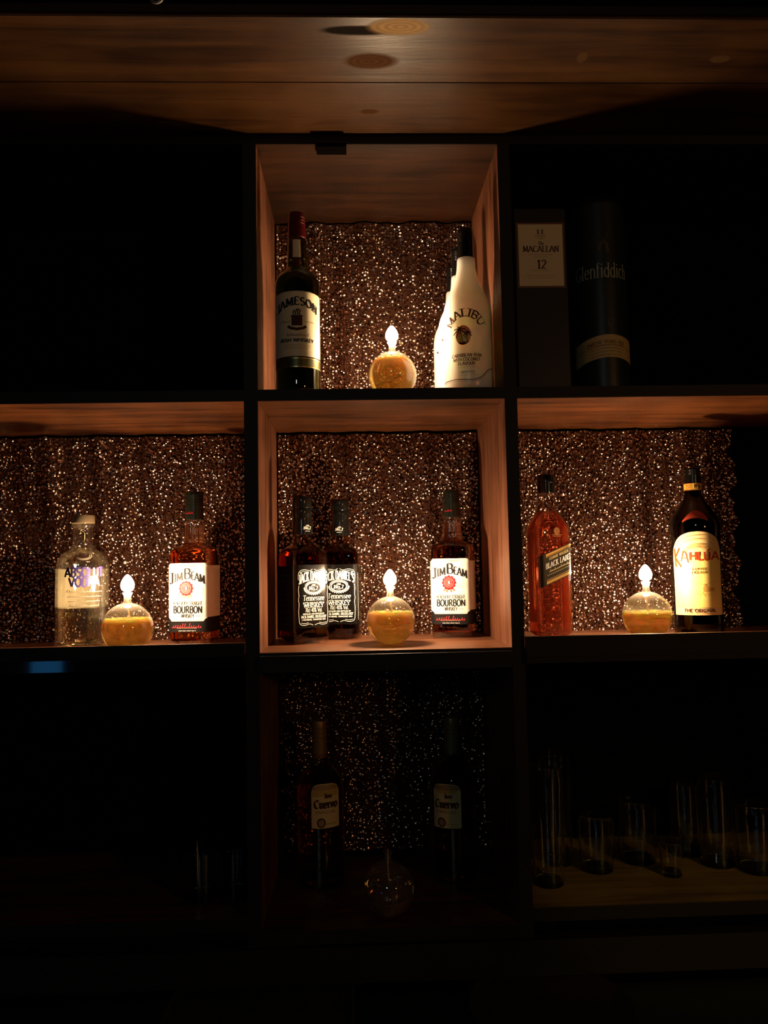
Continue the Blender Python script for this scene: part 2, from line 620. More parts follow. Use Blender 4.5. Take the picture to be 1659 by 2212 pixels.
class Print:
    """flat artwork of a label in (u, v) metres: collects small polygons, each with a colour index"""

    def __init__(s):
        s.polys = []

    def quad(s, pts, mi, lift=1):
        s.polys.append((pts, mi, lift))

    def band(s, u0, u1, lo, hi, mi, n=24, lift=0, rows=1):
        lo_ = lo if callable(lo) else (lambda u: lo)
        hi_ = hi if callable(hi) else (lambda u: hi)
        for i in range(n):
            a, b = u0 + (u1 - u0) * i / n, u0 + (u1 - u0) * (i + 1) / n
            la, lb, ha, hb = lo_(a), lo_(b), hi_(a), hi_(b)
            for j in range(rows):
                p, q = j / rows, (j + 1) / rows
                s.quad([(a, la + (ha - la) * p), (b, lb + (hb - lb) * p), (b, lb + (hb - lb) * q), (a, la + (ha - la) * q)], mi, lift)

    def ellipse(s, cx, cy, rx, ry, mi, lift=1, n=14):
        f = lambda u: ry * math.sqrt(max(0, 1 - ((u - cx) / rx) ** 2))
        s.band(cx - rx, cx + rx, lambda u: cy - f(u), lambda u: cy + f(u), mi, n, lift)

    def line(s, pts, wd, mi, lift=1, wfun=None):
        if len(pts) < 2:
            return
        q = [pts[0]]
        for p in pts[1:]:
            d = math.hypot(p[0] - q[-1][0], p[1] - q[-1][1])
            k = max(1, int(d / 0.004))
            a = q[-1]
            for i in range(1, k + 1):
                q.append((a[0] + (p[0] - a[0]) * i / k, a[1] + (p[1] - a[1]) * i / k))
        nrm = []
        wid = []
        for i in range(len(q)):
            a, b = q[max(i - 1, 0)], q[min(i + 1, len(q) - 1)]
            dx, dy = b[0] - a[0], b[1] - a[1]
            l = math.hypot(dx, dy) or 1e-9
            nrm.append((-dy / l, dx / l))
            wid.append(wfun(dx / l, dy / l) if wfun else wd)
        for i in range(len(q) - 1):
            (x0, y0), (x1, y1) = q[i], q[i + 1]
            n0, n1, w0, w1 = nrm[i], nrm[i + 1], wid[i] / 2, wid[i + 1] / 2
            s.quad([(x0 - n0[0] * w0, y0 - n0[1] * w0), (x1 - n1[0] * w1, y1 - n1[1] * w1), (x1 + n1[0] * w1, y1 + n1[1] * w1), (x0 + n0[0] * w0, y0 + n0[1] * w0)], mi, lift)

    def text(s, txt, cx, cy, h, mi, width=None, serif=True, T=.2, t=.07, gap=.1, warp=None, slant=0.0, lift=1, pen=12):
        """txt centred on cx, its baseline at cy; width stretches it to fit"""
        adv = sum(G[c][0] + gap for c in txt) - gap
        sx = (width / adv) if width else h
        cp, sp = math.cos(math.radians(pen)), math.sin(math.radians(pen))
        x = -adv / 2
        hw = min(h, 1.3 * sx)
        for c in txt:
            wdt, strokes = G[c]
            ends = {}
            for st in strokes:
                for p in (st[0], st[-1]):
                    k = (round(p[0], 2), round(p[1], 2))
                    ends[k] = ends.get(k, 0) + 1
            items = [(st, None) for st in strokes]
            if serif:
                for st in strokes:
                    for p, q in ((st[0], st[1]), (st[-1], st[-2])):
                        k = (round(p[0], 2), round(p[1], 2))
                        if ends[k] == 1 and abs(p[1] - q[1]) > 1.2 * abs(p[0] - q[0]) and min(abs(p[1]), abs(p[1] - 1), abs(p[1] - X)) < .03:
                            r = T * 1.05
                            items.append(([(p[0] - r, p[1]), (p[0] + r, p[1])], t * 1.3))
                        elif ends[k] == 1 and abs(p[1] - q[1]) < .02 and c in 'EFLTZ':
                            d = -.14 if p[1] > .9 else .14
                            if abs(p[1] - .52) > .1:
                                items.append(([(p[0], p[1]), (p[0], p[1] + d)], t * 1.3))
            for st, wd in items:
                pts = []
                for (a, b) in st:
                    uu = cx + (x + a + slant * b) * sx
                    vv = cy + b * h
                    if warp:
                        uu, vv = warp(uu, vv)
                    pts.append((uu, vv))
                if wd:
                    s.line(pts, wd * hw, mi, lift)
                else:
                    s.line(pts, 0, mi, lift, wfun=lambda dx, dy: hw * (t + (T - t) * abs(dx * -sp + dy * cp)))
            x += wdt + gap

    def scribble(s, cx, cy, w_, h, mi, seed=1, wd=None, lift=1, n=9):
        """a line of tiny flowing script"""
        r = random.Random(seed)
        pts = []
        amp = [r.choice((.25, .4, .45, .5, .95)) * r.uniform(.8, 1.05) for _ in range(n + 2)]
        K = 9
        for i in range(n * K + 1):
            k = i / (n * K)
            a = amp[int(k * n)]
            ph = 2 * PI * n * k
            pts.append((cx - w_ / 2 + w_ * k + .13 * h * math.sin(ph) + .3 * h * a * (1 - math.cos(ph)) * .5, cy + h * .5 * (1 - math.cos(ph)) * a))
        s.line(pts, wd or h * .18, mi, lift)

    def tiny(s, cx, cy, w_, h, mi, seed=1, lift=1):
        """a row of type too small to read: short upright marks in word groups"""
        r = random.Random(seed)
        x = -w_ / 2
        while x < w_ / 2:
            L = r.randint(3, 7)
            for _ in range(L):
                if x > w_ / 2:
                    break
                s.line([(cx + x, cy), (cx + x, cy + h)], h * .32, mi, lift)
                if r.random() < .6:
                    s.line([(cx + x, cy + h * r.choice((0, .5, 1))), (cx + x + h * .5, cy + h * r.choice((0, .5, 1)))], h * .22, mi, lift)
                x += h * .8
            x += h * .7

    def build(s, name, surf, mats, parent, eps=0.0004, step=0.00035):
        vs, fs, mi = [], [], []
        for pts, k, lift in s.polys:
            b = len(vs)
            for (u, v) in pts:
                vs.append(surf(u, v, eps + step * lift))
            fs.append(tuple(range(b, b + len(pts))))
            mi.append(k)
        me = mesh_from(name, vs, fs, mi)
        bm = bmesh.new()
        bm.from_mesh(me)
        bmesh.ops.remove_doubles(bm, verts=bm.verts, dist=2e-6)
        bm.to_mesh(me)
        bm.free()
        o = link(name, me, mats, parent)
        return o


def interp(rings, z):
    if z <= rings[0][0]:
        return rings[0][1:]
    for p, q in zip(rings, rings[1:]):
        if p[0] <= z <= q[0] and q[0] > p[0]:
            k = (z - p[0]) / (q[0] - p[0])
            return tuple(a + (b - a) * k for a, b in zip(p[1:], q[1:]))
    return rings[-1][1:]


def surf_round(rings, turn=0.0):
    """wrap (u, v) round a round bottle; u is measured along the widest girth"""
    A = max(r[1] for r in rings)

    def f(u, v, e):
        a, b, n = interp(rings, v)
        t = u / A + turn
        return ((a + e) * math.sin(t), -(a + e) * math.cos(t), v)
    return f


def surf_face(rings, side='front', lim=.985):
    """lay (u, v) on one face of a squarish bottle"""
    def f(u, v, e):
        a, b, n = interp(rings, v)
        if side == 'front':
            k = min(abs(u) / a, lim)
            return (u, -b * (1 - k ** n) ** (1 / n) - e, v)
        k = min(abs(u) / b, lim)
        d = a * (1 - k ** n) ** (1 / n) + e
        if side == 'left':
            return (-d, -u, v)
        return (d, u, v)
    return f


# ------------------------------------------------------------------ a bottle's frame: pixel measures turned into metres at its own distance
class Frame:
    def __init__(s, px, Y, floor):
        # px: where the bottle's axis meets its floor in the photograph
        z0 = floor
        py = 1200.0
        for _ in range(20):
            py = py + (at(px, py, Y).z - z0) * FPX / Y
        s.base = at(px, py, Y)
        s.base.z = z0
        s.px, s.py, s.Y = px, py, Y
        s.s = Y / FPX

    def v(s, py):
        # height over the base of a pixel row on the bottle's axis (the axis leans in the picture with the camera's roll)
        px = s.px + (py - s.py) * 0.0155
        return at(px, py, s.Y).z - s.base.z

    def fv(s, py, r):
        # the same on the front of the glass, r nearer than the axis
        px = s.px + (py - s.py) * 0.0155
        return at(px, py, s.Y - r).z - s.base.z

    def w(s, n):
        return n * s.s


F_TOP, F_MID, F_LOW, F_LOWMID = 0.3206, -0.1457, -0.590, -0.615
YB = 1.743            # back of the cubbies
C_TOP, C_MID = 0.774, 0.2995
XL0, XL1, XR0, XR1 = -0.196, -0.171, 0.271, 0.294

# ------------------------------------------------------------------ the setting
soffit_z = 0.7925
front_y = atz(829, 37, soffit_z).y
seam_y = atz(760, 178, soffit_z).y
k1 = atz(866, 58, soffit_z)
k2 = atz(797, 133, soffit_z)
k3 = atz(798, 241, soffit_z)
k4 = atz(768, 66, soffit_z)
k5 = atz(1258, 124, soffit_z)
k6 = atz(1555, 128, soffit_z)
worn = (0.10, 0.05, 0.02)
pale, brown, soot = (0.50, 0.32, 0.15), (0.090, 0.036, 0.012), (0.008, 0.004, 0.002)
wood_soffit = wood('soffit_wood', (0.026, 0.008, 0.002), (0.090, 0.036, 0.009), 'X', 0.36, spec=.4,
                   knots=[(k4.x, k4.y, .052, .010, soot), (k1.x, k1.y, .043, .017, pale), (k2.x, k2.y, .045, .020, brown), (k3.x, k3.y, .021, .011, brown),
                          (k5.x, k5.y, .008, .012, worn), (k6.x, k6.y, .016, .009, worn)], scale=.8)
black_paint = pr('black_brown_paint', (0.009, 0.006, 0.0045), 0.55, noise=.4, nscale=30, spec=.3)
ceiling = bpy.data.objects.new('ceiling', None)
COL.objects.link(ceiling)
ceiling['kind'] = 'structure'
for y0, y1 in ((front_y, seam_y - .0003), (seam_y + .0003, 1.80)):
    box('plank', -1.4, 1.6, y0, y1, soffit_z, soffit_z + .025, wood_soffit, ceiling, bevel=.0012)
trim = box('trim_1', -1.4, 1.6, front_y - .02, front_y, soffit_z + .004, soffit_z + .30, pr('matt_black_board', (0.004, 0.003, 0.003), .8, spec=.0))
trim['kind'] = 'structure'
wall = box('wall_back', -1.4, 1.6, 1.80, 1.83, -1.2, 1.1, pr('wall_paint', (0.02, 0.015, 0.012), .8, noise=.3))
wall['kind'] = 'structure'

# ------------------------------------------------------------------ the back-bar shelving
wood_v = wood('panel_wood_upright', (0.075, 0.023, 0.010), (0.28, 0.105, 0.052), 'Z', .40)
wood_h = wood('panel_wood_shelf', (0.030, 0.009, 0.0032), (0.15, 0.048, 0.015), 'X', .38)
wood_t = wood('shaded_top_board_wood', (0.010, 0.003, 0.001), (0.052, 0.017, 0.0055), 'X', .45)  # darker copy of the shelf wood: shade on the top boards put into colour
wood_s = wood('lit_side_board_wood', (0.045, 0.012, 0.004), (0.25, 0.078, 0.021), 'X', .36)  # lighter copy of the shelf wood: lamplight on the side boards put into colour
wood_f = wood('shelf_top_wood', (0.12, 0.042, 0.018), (0.28, 0.11, 0.05), 'X', .40)
sh = thing('shelving_unit', 'dark wooden back-bar shelving with rows of open square cubbies', 'shelves', (0, 1.4, -0.70))
def part(name, x0, x1, y0, y1, z0, z1, mats, bevel=.0006, front=True):
    o = box(name, x0, x1, y0 - 1.4, y1 - 1.4, z0 + .70, z1 + .70, mats, sh, bevel, front)
    return o
FX0, FX1 = -0.86, 1.20
for x0, x1 in ((FX0 - .025, FX0), (XL0, XL1), (XR0, XR1), (FX1, FX1 + .024)):
    part('upright', x0, x1, 1.4, YB, -0.70, soffit_z - .001, [wood_v, black_paint])
for (z0, z1) in ((C_TOP, soffit_z - .001), (C_MID, F_TOP), (F_MID - .024, F_MID - .0002)):
    for (x0, x1) in ((FX0, XL0), (XL1, XR0), (XR1, FX1)):
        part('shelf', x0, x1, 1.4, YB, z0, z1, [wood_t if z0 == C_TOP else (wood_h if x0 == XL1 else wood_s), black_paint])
for (x0, x1) in ((FX0, XL0), (XL1, XR0), (XR1, FX1)):
    part('shelf_lining', x0, x1, 1.4, YB, F_MID, F_MID + .0012, [wood_f, wood_f], 0)
wood_l = wood('yellow_lit_shelf_wood', (0.09, 0.05, 0.018), (0.24, 0.14, 0.05), 'X', .45)  # yellow light on the lower right shelf partly put into its wood colour
for (x0, x1, z) in ((FX0, XL0, F_LOW), (XL1, XR0, F_LOWMID), (XR1, FX1, F_LOW)):
    part('shelf', x0, x1, 1.4, YB, z - .024, z, [wood_l if x0 == XR1 else wood_h, black_paint])
for (x0, x1) in ((FX0, XL0), (XR1, FX1)):
    part('lip', x0, x1, 1.388, 1.4, at(165, 1427, 1.385).z + .0003 if x0 < 0 else F_MID - .016, -0.1255, [wood_h, black_paint])
gloss_black = pr('gloss_black_lacquer', (0.01, 0.009, 0.008), .05, noise=.3, nscale=20)
zr = at(165, 1427, 1.385).z
part('rail', FX0, XL0, 1.385, 1.4, at(165, 1452, 1.385).z, zr, gloss_black, front=False)
part('rail', XL1, XR0, 1.388, 1.4, -0.178, F_MID - .004, black_paint, front=False)
part('rail', XR1, FX1, 1.388, 1.4, -0.172, F_MID - .0165, black_paint, front=False)
part('plinth', FX0, FX1, 1.392, 1.42, -0.70, -0.640, black_paint, front=False)
part('back_panel', FX0 - .02, FX1 + .02, YB, YB + .012, -0.70, soffit_z - .002, MATS['matt_black_board'], front=False)
lx = at(683, 314, 1.4).x
part('catch_plate', lx, lx + .055, 1.395, 1.425, C_TOP - .007, C_TOP, pr('black_hinge_paint', (0.004, 0.003, 0.003), .8, spec=0), front=False)

# ------------------------------------------------------------------ sequin curtains behind the cubbies
cloth = pr('brown_backing_cloth', (0.045, 0.017, 0.010), .9, noise=.3, nscale=200, spec=.04)


def curtain(label, x0, x1, z0, z1, yb=1.724, pitch=.0067, tilt=.34, seed=1, ragged=False, strings=False):
    rng = np.random.default_rng(seed)
    root = thing('sequin_curtain', label, 'curtain', ((x0 + x1) / 2, yb, z0), group='sequin curtains behind the cubbies')
    W, H = x1 - x0, z1 - z0
    ph = rng.uniform(0, 6.28, 4)

    def wave(x, z):
        return .0045 * np.sin(x * 52 + ph[0] + 1.2 * np.sin(z * 7 + ph[1])) + .0030 * np.sin(x * 118 + ph[2] + z * 5) + .002 * np.sin(z * 40 + ph[3] + x * 9)
    # backing cloth
    nx, nz = 70, 40
    gx, gz = np.meshgrid(np.linspace(-W / 2, W / 2, nx), np.linspace(.001, H - .001, nz))
    gy = wave(gx, gz)
    edge = np.zeros_like(gx)
    if ragged:
        edge = np.where(gx > W / 2 - .002, .006 * np.sin(gz * 60) + .004 * np.sin(gz * 143), 0)
    vs = np.stack([gx + edge, gy, gz], -1).reshape(-1, 3)
    fs = [(j * nx + i, j * nx + i + 1, (j + 1) * nx + i + 1, (j + 1) * nx + i) for j in range(nz - 1) for i in range(nx - 1)]
    link('cloth', mesh_from('cloth', vs, fs), cloth, root, 60)
    # sequins: little cupped discs sewn in rows, each hanging at its own tilt
    cx = np.arange(-W / 2 + .003, W / 2 - .002, pitch)
    cz = np.arange(.004, H - .003, pitch * .92)
    px, pz = np.meshgrid(cx, cz)
    n = px.size
    px = px.ravel() + rng.normal(0, pitch * (.16 if strings else .26), n)
    pz = pz.ravel() + rng.normal(0, pitch * .28, n)
    px = np.clip(px, -W / 2 + .003, W / 2 - .003)
    pz = np.clip(pz, .003, H - .003)
    keep = rng.random(n) < .93
    px, pz = px[keep], pz[keep]
    n = px.size
    if ragged:
        px = px + np.where(px > W / 2 - .03, .006 * np.sin(pz * 60) + .004 * np.sin(pz * 143), 0)
    py = wave(px, pz) - .0022 - rng.random(n) * .003
    tx = rng.normal(0, tilt, n)
    tz = rng.normal(0, tilt, n)
    nrm = np.stack([tx, -np.ones(n), tz], -1)
    # the folds of the cloth turn the discs with them
    e = 1e-4
    nrm[:, 0] += (wave(px + e, pz) - wave(px - e, pz)) / (2 * e) * .8
    nrm[:, 2] += (wave(px, pz + e) - wave(px, pz - e)) / (2 * e) * .8
    nrm /= np.linalg.norm(nrm, axis=1)[:, None]
    ref = np.tile(np.array([0, 0, 1.0]), (n, 1))
    a = np.cross(ref, nrm)
    a /= np.linalg.norm(a, axis=1)[:, None]
    b = np.cross(nrm, a)
    r = rng.uniform(.0025, .0034, n)
    r[rng.random(n) < .012] *= 1.5
    cup = r * rng.uniform(.22, .55, n) * rng.choice((-1, 1), n)
    K = 7
    c0 = np.stack([px, py, pz], -1)
    V = np.zeros((n, K + 1, 3))
    V[:, 0] = c0 - nrm * cup[:, None]
    sp = rng.uniform(0, 6.28, n)
    for k in range(K):
        t = sp + 2 * PI * k / K
        V[:, k + 1] = c0 + (a * np.cos(t)[:, None] + b * np.sin(t)[:, None]) * r[:, None]
    base = np.arange(n)[:, None] * (K + 1)
    tri = np.array([[0, k + 1, (k + 1) % K + 1] for k in range(K)])
    Fc = (base[:, :, None] + tri[None]).reshape(-1, 3)
    me = bpy.data.meshes.new('sequins')
    me.vertices.add(n * (K + 1))
    me.vertices.foreach_set('co', V.reshape(-1))
    me.loops.add(Fc.size)
    me.loops.foreach_set('vertex_index', Fc.reshape(-1).astype(np.int32))
    me.polygons.add(len(Fc))
    me.polygons.foreach_set('loop_start', np.arange(0, Fc.size, 3, dtype=np.int32))
    me.polygons.foreach_set('use_smooth', np.ones(len(Fc), dtype=bool))
    me.update(calc_edges=True)
    me.validate()
    o = link('sequins', me, sequin_mat(), root)
    o['kind'] = 'stuff'
    return root


xe = at(1586, 1150, 1.724).x
curtain('shimmering copper sequin curtain at the back of the topmost lit cubby', XL1 + .003, XR0 - .003, F_TOP, C_TOP - .004, seed=3, tilt=.36, strings=True)
curtain('shimmering sequin curtain behind the clear vodka bottle in the left cubby', FX0 + .01, XL0 - .003, F_MID, C_MID - .005, seed=4, pitch=.0065)
curtain('shimmering sequin curtain behind the two black-labelled square bottles in the middle cubby', XL1 + .003, XR0 - .003, F_MID, C_MID - .005, seed=5, pitch=.0065)
curtain('shimmering sequin curtain with a ragged right edge in the right cubby', XR1 + .003, xe, F_MID, C_MID - .005, seed=6, pitch=.0065, ragged=True)
curtain('dim sequin curtain at the back of the unlit lower middle cubby', XL1 + .003, XR0 - .003, F_LOWMID + .02, F_MID - .03, seed=8, pitch=.0078)

# ------------------------------------------------------------------ glass globe oil lamps
clear = thin_glass('lamp_glass', (1, 1, 1), .09, 0, .08)
R_LAMP = 0.0462
wick_m = pr('wick_cotton', (0.45, 0.30, 0.16), .9, noise=.3, nscale=400)
soot_m = pr('charred_wick', (0.02, 0.015, 0.01), .9)
oil_m = liquid('lamp_oil', (0.3, 3.4, 21.0), 1.40, .20, (1.0, 0.70, 0.17))


def oil_lamp(label, px, Y, floor, level, lit=True, glow=1.0, wick_end=(.012, .004), turn=0.0, oil=None):
    fr = Frame(px, Y, floor)
    t = thing('oil_lamp', label, 'oil lamp', fr.base, turn, 'round glass oil lamps')
    R = R_LAMP
    c = R * .965
    prof = [(0, 0), (0, .012)]
    for i in range(2, 33):
        th = -PI / 2 + PI * i / 34 * 1.0
        r, z = R * math.cos(th), c + R * math.sin(th)
        if z > .0003 and r > .0072:
            prof.append((z, r))
    ztop = prof[-1][0]
    prof += [(ztop + .004, .0066), (ztop + .012, .0064), (ztop + .015, .0072), (ztop + .018, .0092), (ztop + .019, .0094), (ztop + .0194, .0088)]
    lathe('globe', prof, clear, t, 56)
    # oil: fills the globe up to its level
    ri = R - .0011
    op = [(.0014, 0), (.0014, .010)]
    z = .0022
    while z < c + level - .0012:
        op.append((z, math.sqrt(max(1e-6, ri * ri - (z - c) ** 2))))
        z += .0024
    re = math.sqrt(ri * ri - level ** 2)
    op += [(c + level - .0008, re), (c + level, re - .0006), (c + level - .0003, re - .003), (c + level - .0003, 0)]
    lathe('oil', op, oil or oil_m, t, 56)
    # wick holder: a small glass tube seated in the neck, with the wick running through it down into the oil
    lathe('wick_holder', [(ztop - .006, .0030), (ztop + .016, .0032), (ztop + .0175, .0075), (ztop + .0195, .0078), (ztop + .0205, .0045), (ztop + .0222, .0036)], thin_glass('holder_glass', (.97, .95, .92), .12, 0, .02), t, 20)
    wx, wy = wick_end
    p0, p1, p2 = Vector((0, 0, ztop + .0225)), Vector((-.002, 0, c + .006)), Vector((wx, wy, .006))
    pts = []
    for i in range(15):
        k = i / 14
        pts.append(p0 * (1 - k) ** 2 + p1 * 2 * k * (1 - k) + p2 * k * k)
    wk = tube('wick', pts, .0016, wick_m, t, 8)
    tube('wick_tip', [(0, 0, ztop + .022), (.0004, 0, ztop + .0245), (.0002, 0, ztop + .027)], .0014, soot_m, wk, 8)
    if lit:
        z0 = ztop + .0212
        fp = [(0, 0), (.0006, .0062), (.003, .0100), (.008, .0122), (.014, .0122), (.020, .0100), (.025, .0068), (.029, .0036), (.031, 0)]
        fl = lathe('flame', [(z0 + a, b) for a, b in chaikin(fp, 1)], flame_mat(glow), t, 12, 80)
        fl['label'] = 'bright teardrop flame'
    return t


oil_lamp('lit globe oil lamp in the topmost cubby beside the white bottles', 849, 1.49, F_TOP, .030, glow=.95, wick_end=(-.014, .004))
oil_lamp('lit globe oil lamp in the left cubby between the clear and the amber bottle', 275, 1.457, F_MID, .019, wick_end=(.024, .012))
oil_lamp('lit globe oil lamp standing on the bare wooden floor of the middle cubby', 845, 1.51, F_MID, .0185, wick_end=(.020, .010))
oil_lamp('lit globe oil lamp in the right cubby left of the yellow arched label', 1400, 1.50, F_MID, .0095, wick_end=(.014, .004))
oil_lamp('unlit globe oil lamp in the dark lower middle cubby', 840, 1.455, F_LOWMID, .012, lit=False, wick_end=(.01, .006), oil=liquid('dim_lamp_oil', (3.0, 9.0, 22.0), 1.40))

# ------------------------------------------------------------------ bottles
ink_black = pr('ink_black', (0.012, 0.010, 0.010), .45, spec=.15)
ink_dark = pr('ink_dark_brown', (0.07, 0.02, 0.012), .5, spec=.15)
ink_red = pr('ink_red', (0.36, 0.008, 0.02), .45, spec=.15)
ink_gray = pr('ink_gray', (0.30, 0.24, 0.17), .6)
white_paper = pr('white_paper', (0.86, 0.83, 0.76), .45, noise=.03, nscale=400)
white_ink = pr('white_ink', (0.86, 0.84, 0.80), .5)
cream_paper = pr('cream_paper', (0.80, 0.70, 0.46), .42, noise=.04, nscale=400)
gold_foil = pr('gold_foil', (0.80, 0.56, 0.22), .3, 1.0)
olive_foil = pr('olive_foil', (0.12, 0.11, 0.04), .35, .6)
cap_black = pr('black_cap', (0.006, 0.006, 0.006), .17)


def screw_cap(name, z0, z1, r0, r1, mt, parent, ribs=2, off=(0, 0)):
    h = z1 - z0
    p = [(z0, 0), (z0, r0 * .97), (z0 + .0006, r0)]
    for i in range(ribs):
        k = .55 + .35 * i / max(1, ribs)
        rr = r0 + (r1 - r0) * k
        z = z0 + h * k
        p += [(z - .0007, rr), (z, rr * .965), (z + .0007, rr)]
    p += [(z1 - .0016, r1), (z1 - .0004, r1 * .96), (z1, r1 * .86), (z1, 0)]
    return lathe(name, p, mt, parent, 40, 35)


def shrink(rings, d, z0, z1):
    """inner outline of a bottle, from z0 up to z1, d inside the glass"""
    out = []
    a, b, n = interp(rings, z0 + .002)
    out.append((z0, a * .8 - d, b * .8 - d, n))
    for r in rings:
        if z0 + .001 < r[0] < z1 - .0005:
            out.append((r[0], r[1] - d, r[2] - d, r[3]))
    a, b, n = interp(rings, z1)
    out.append((z1, a - d, b - d, n))
    return out


def rings_px(fr, rows, cut=2):
    """rows of (pixel row, half width px, half depth px, squareness) from the base up; the first row is the base"""
    rr = [(fr.v(p) if p is not None else 0.0, fr.w(a), fr.w(b), n) for p, a, b, n in rows]
    rr[0] = (0.0,) + rr[0][1:]
    return chaikin(rr, cut)


# ---- green whiskey bottle with the cream label
def make_jameson():
    fr = Frame(645, 1.45, F_TOP)
    t = thing('whiskey_bottle', 'tall dark green whiskey bottle with cream label and red cap', 'bottle', fr.base, math.radians(2))
    B = fr.py
    rg = rings_px(fr, [(B, 44, 44, 2), (B - 4, 49, 49, 2), (B - 60, 49, 49, 2), (640, 49, 49, 2), (622, 49, 49, 2), (606, 46, 46, 2), (592, 33, 33, 2), (584, 23.5, 23.5, 2), (574, 22, 22, 2), (530, 20.5, 20.5, 2), (515, 19.5, 19.5, 2), (508, 19, 19, 2)])
    loft('glass_body', rg, thin_glass('dark_green_glass', (.20, .30, .08), .055), t, cap1=False)
    loft('whiskey', shrink(rg, .0016, .004, fr.v(590)), liquid('green_shaded_whiskey', (30, 26, 60), 1.36), t)
    screw_cap('cap', fr.v(518), fr.v(463), fr.w(20.5), fr.w(18), pr('red_cap', (0.085, 0.006, 0.006), .28, .3), t, 3)
    S = surf_round(rg)
    p = Print()
    lv = lambda y: fr.fv(y, fr.w(49))
    px = lambda x: fr.w(x)
    HW = 66
    top = lambda u: lv(628) - .0016 * (u / px(49)) ** 2 * 1.0
    p.band(-px(HW), px(HW), lv(769), lambda u: top(u) - (abs(u) > px(60)) * 0, 0, 40, 0, 4)
    p.band(-px(HW), px(HW), lambda u: top(u) - .0016, lambda u: top(u) - .0011, 3, 40, 1)
    arch = lambda u, v: (u, v - .0135 * (u / px(48)) ** 2)
    p.text('JAMESON', px(0), lv(658), px(17), 1, px(98), T=.25, t=.085, warp=arch, gap=.12)
    # crest on a ribbon with a flame over it
    p.band(-px(11.5), px(11.5), lv(703), lv(681), 2, 6, 1)
    p.band(-px(13), px(13), lv(683), lv(680.5), 2, 6, 1)
    for q in (-6, -1.5, 3, 7):
        p.line([(px(q), lv(680)), (px(q - 2), lv(674)), (px(q + 1.5), lv(669 - (q == 3) * 3)), (px(q + .5), lv(665 + abs(q)))], px(2.6), 1, 1)
    p.line([(px(-20), lv(704)), (px(-13), lv(708)), (px(0), lv(711)), (px(13), lv(708)), (px(20), lv(704))], px(6), 2, 1)
    p.line([(px(-11), lv(705)), (px(0), lv(706.5)), (px(11), lv(705))], px(2), 0, 2)
    p.scribble(px(-27), lv(695), px(24), px(5), 4, 3)
    p.scribble(px(28), lv(695), px(22), px(5), 4, 4)
    p.scribble(px(1), lv(725), px(48), px(8), 4, 5, n=14)
    p.text('IRISH WHISKEY', px(0), lv(738), px(7.5), 1, px(76), T=.26, t=.14, serif=False)
    for k, y in enumerate((745, 749, 753)):
        p.tiny(0, lv(y), px(66 - 8 * k), px(1.6), 3, 9 + k)
    p.band(-px(HW), px(HW), lv(793), lv(770.5), 5, 40, 0)
    p.band(-px(HW), px(HW), lv(792.5), lv(790.5), 6, 40, 1)
    p.band(-px(HW), px(HW), lv(774), lv(772.5), 6, 40, 1)
    p.build('label', S, [cream_paper, ink_black, ink_dark, pr('pale_gold_ink', (.45, .34, .12), .5), pr('tan_ink', (.36, .26, .12), .6), olive_foil, gold_foil], t)
    lv = lambda y: fr.fv(y, fr.w(20))
    q = Print()
    q.band(-px(9), px(9), lv(556), lv(517), 0, 8, 0, 6)
    q.band(-px(9), -px(7.6), lv(556), lv(517), 1, 2, 1, 6)
    q.band(px(7.6), px(9), lv(556), lv(517), 1, 2, 1, 6)
    q.ellipse(0, lv(568), px(9), px(11), 2, 1)
    q.ellipse(0, lv(568), px(6.6), px(8.4), 3, 2)
    q.line([(-px(3), lv(571)), (0, lv(562)), (px(3), lv(571))], px(1.6), 1, 3)
    A = max(r[1] for r in rg)
    S2 = lambda u, v, e: S(u * A / px(20.5), v, e)
    q.build('neck_label', S2, [cream_paper, gold_foil, ink_dark, pr('seal_red', (.30, .05, .03), .5)], t)


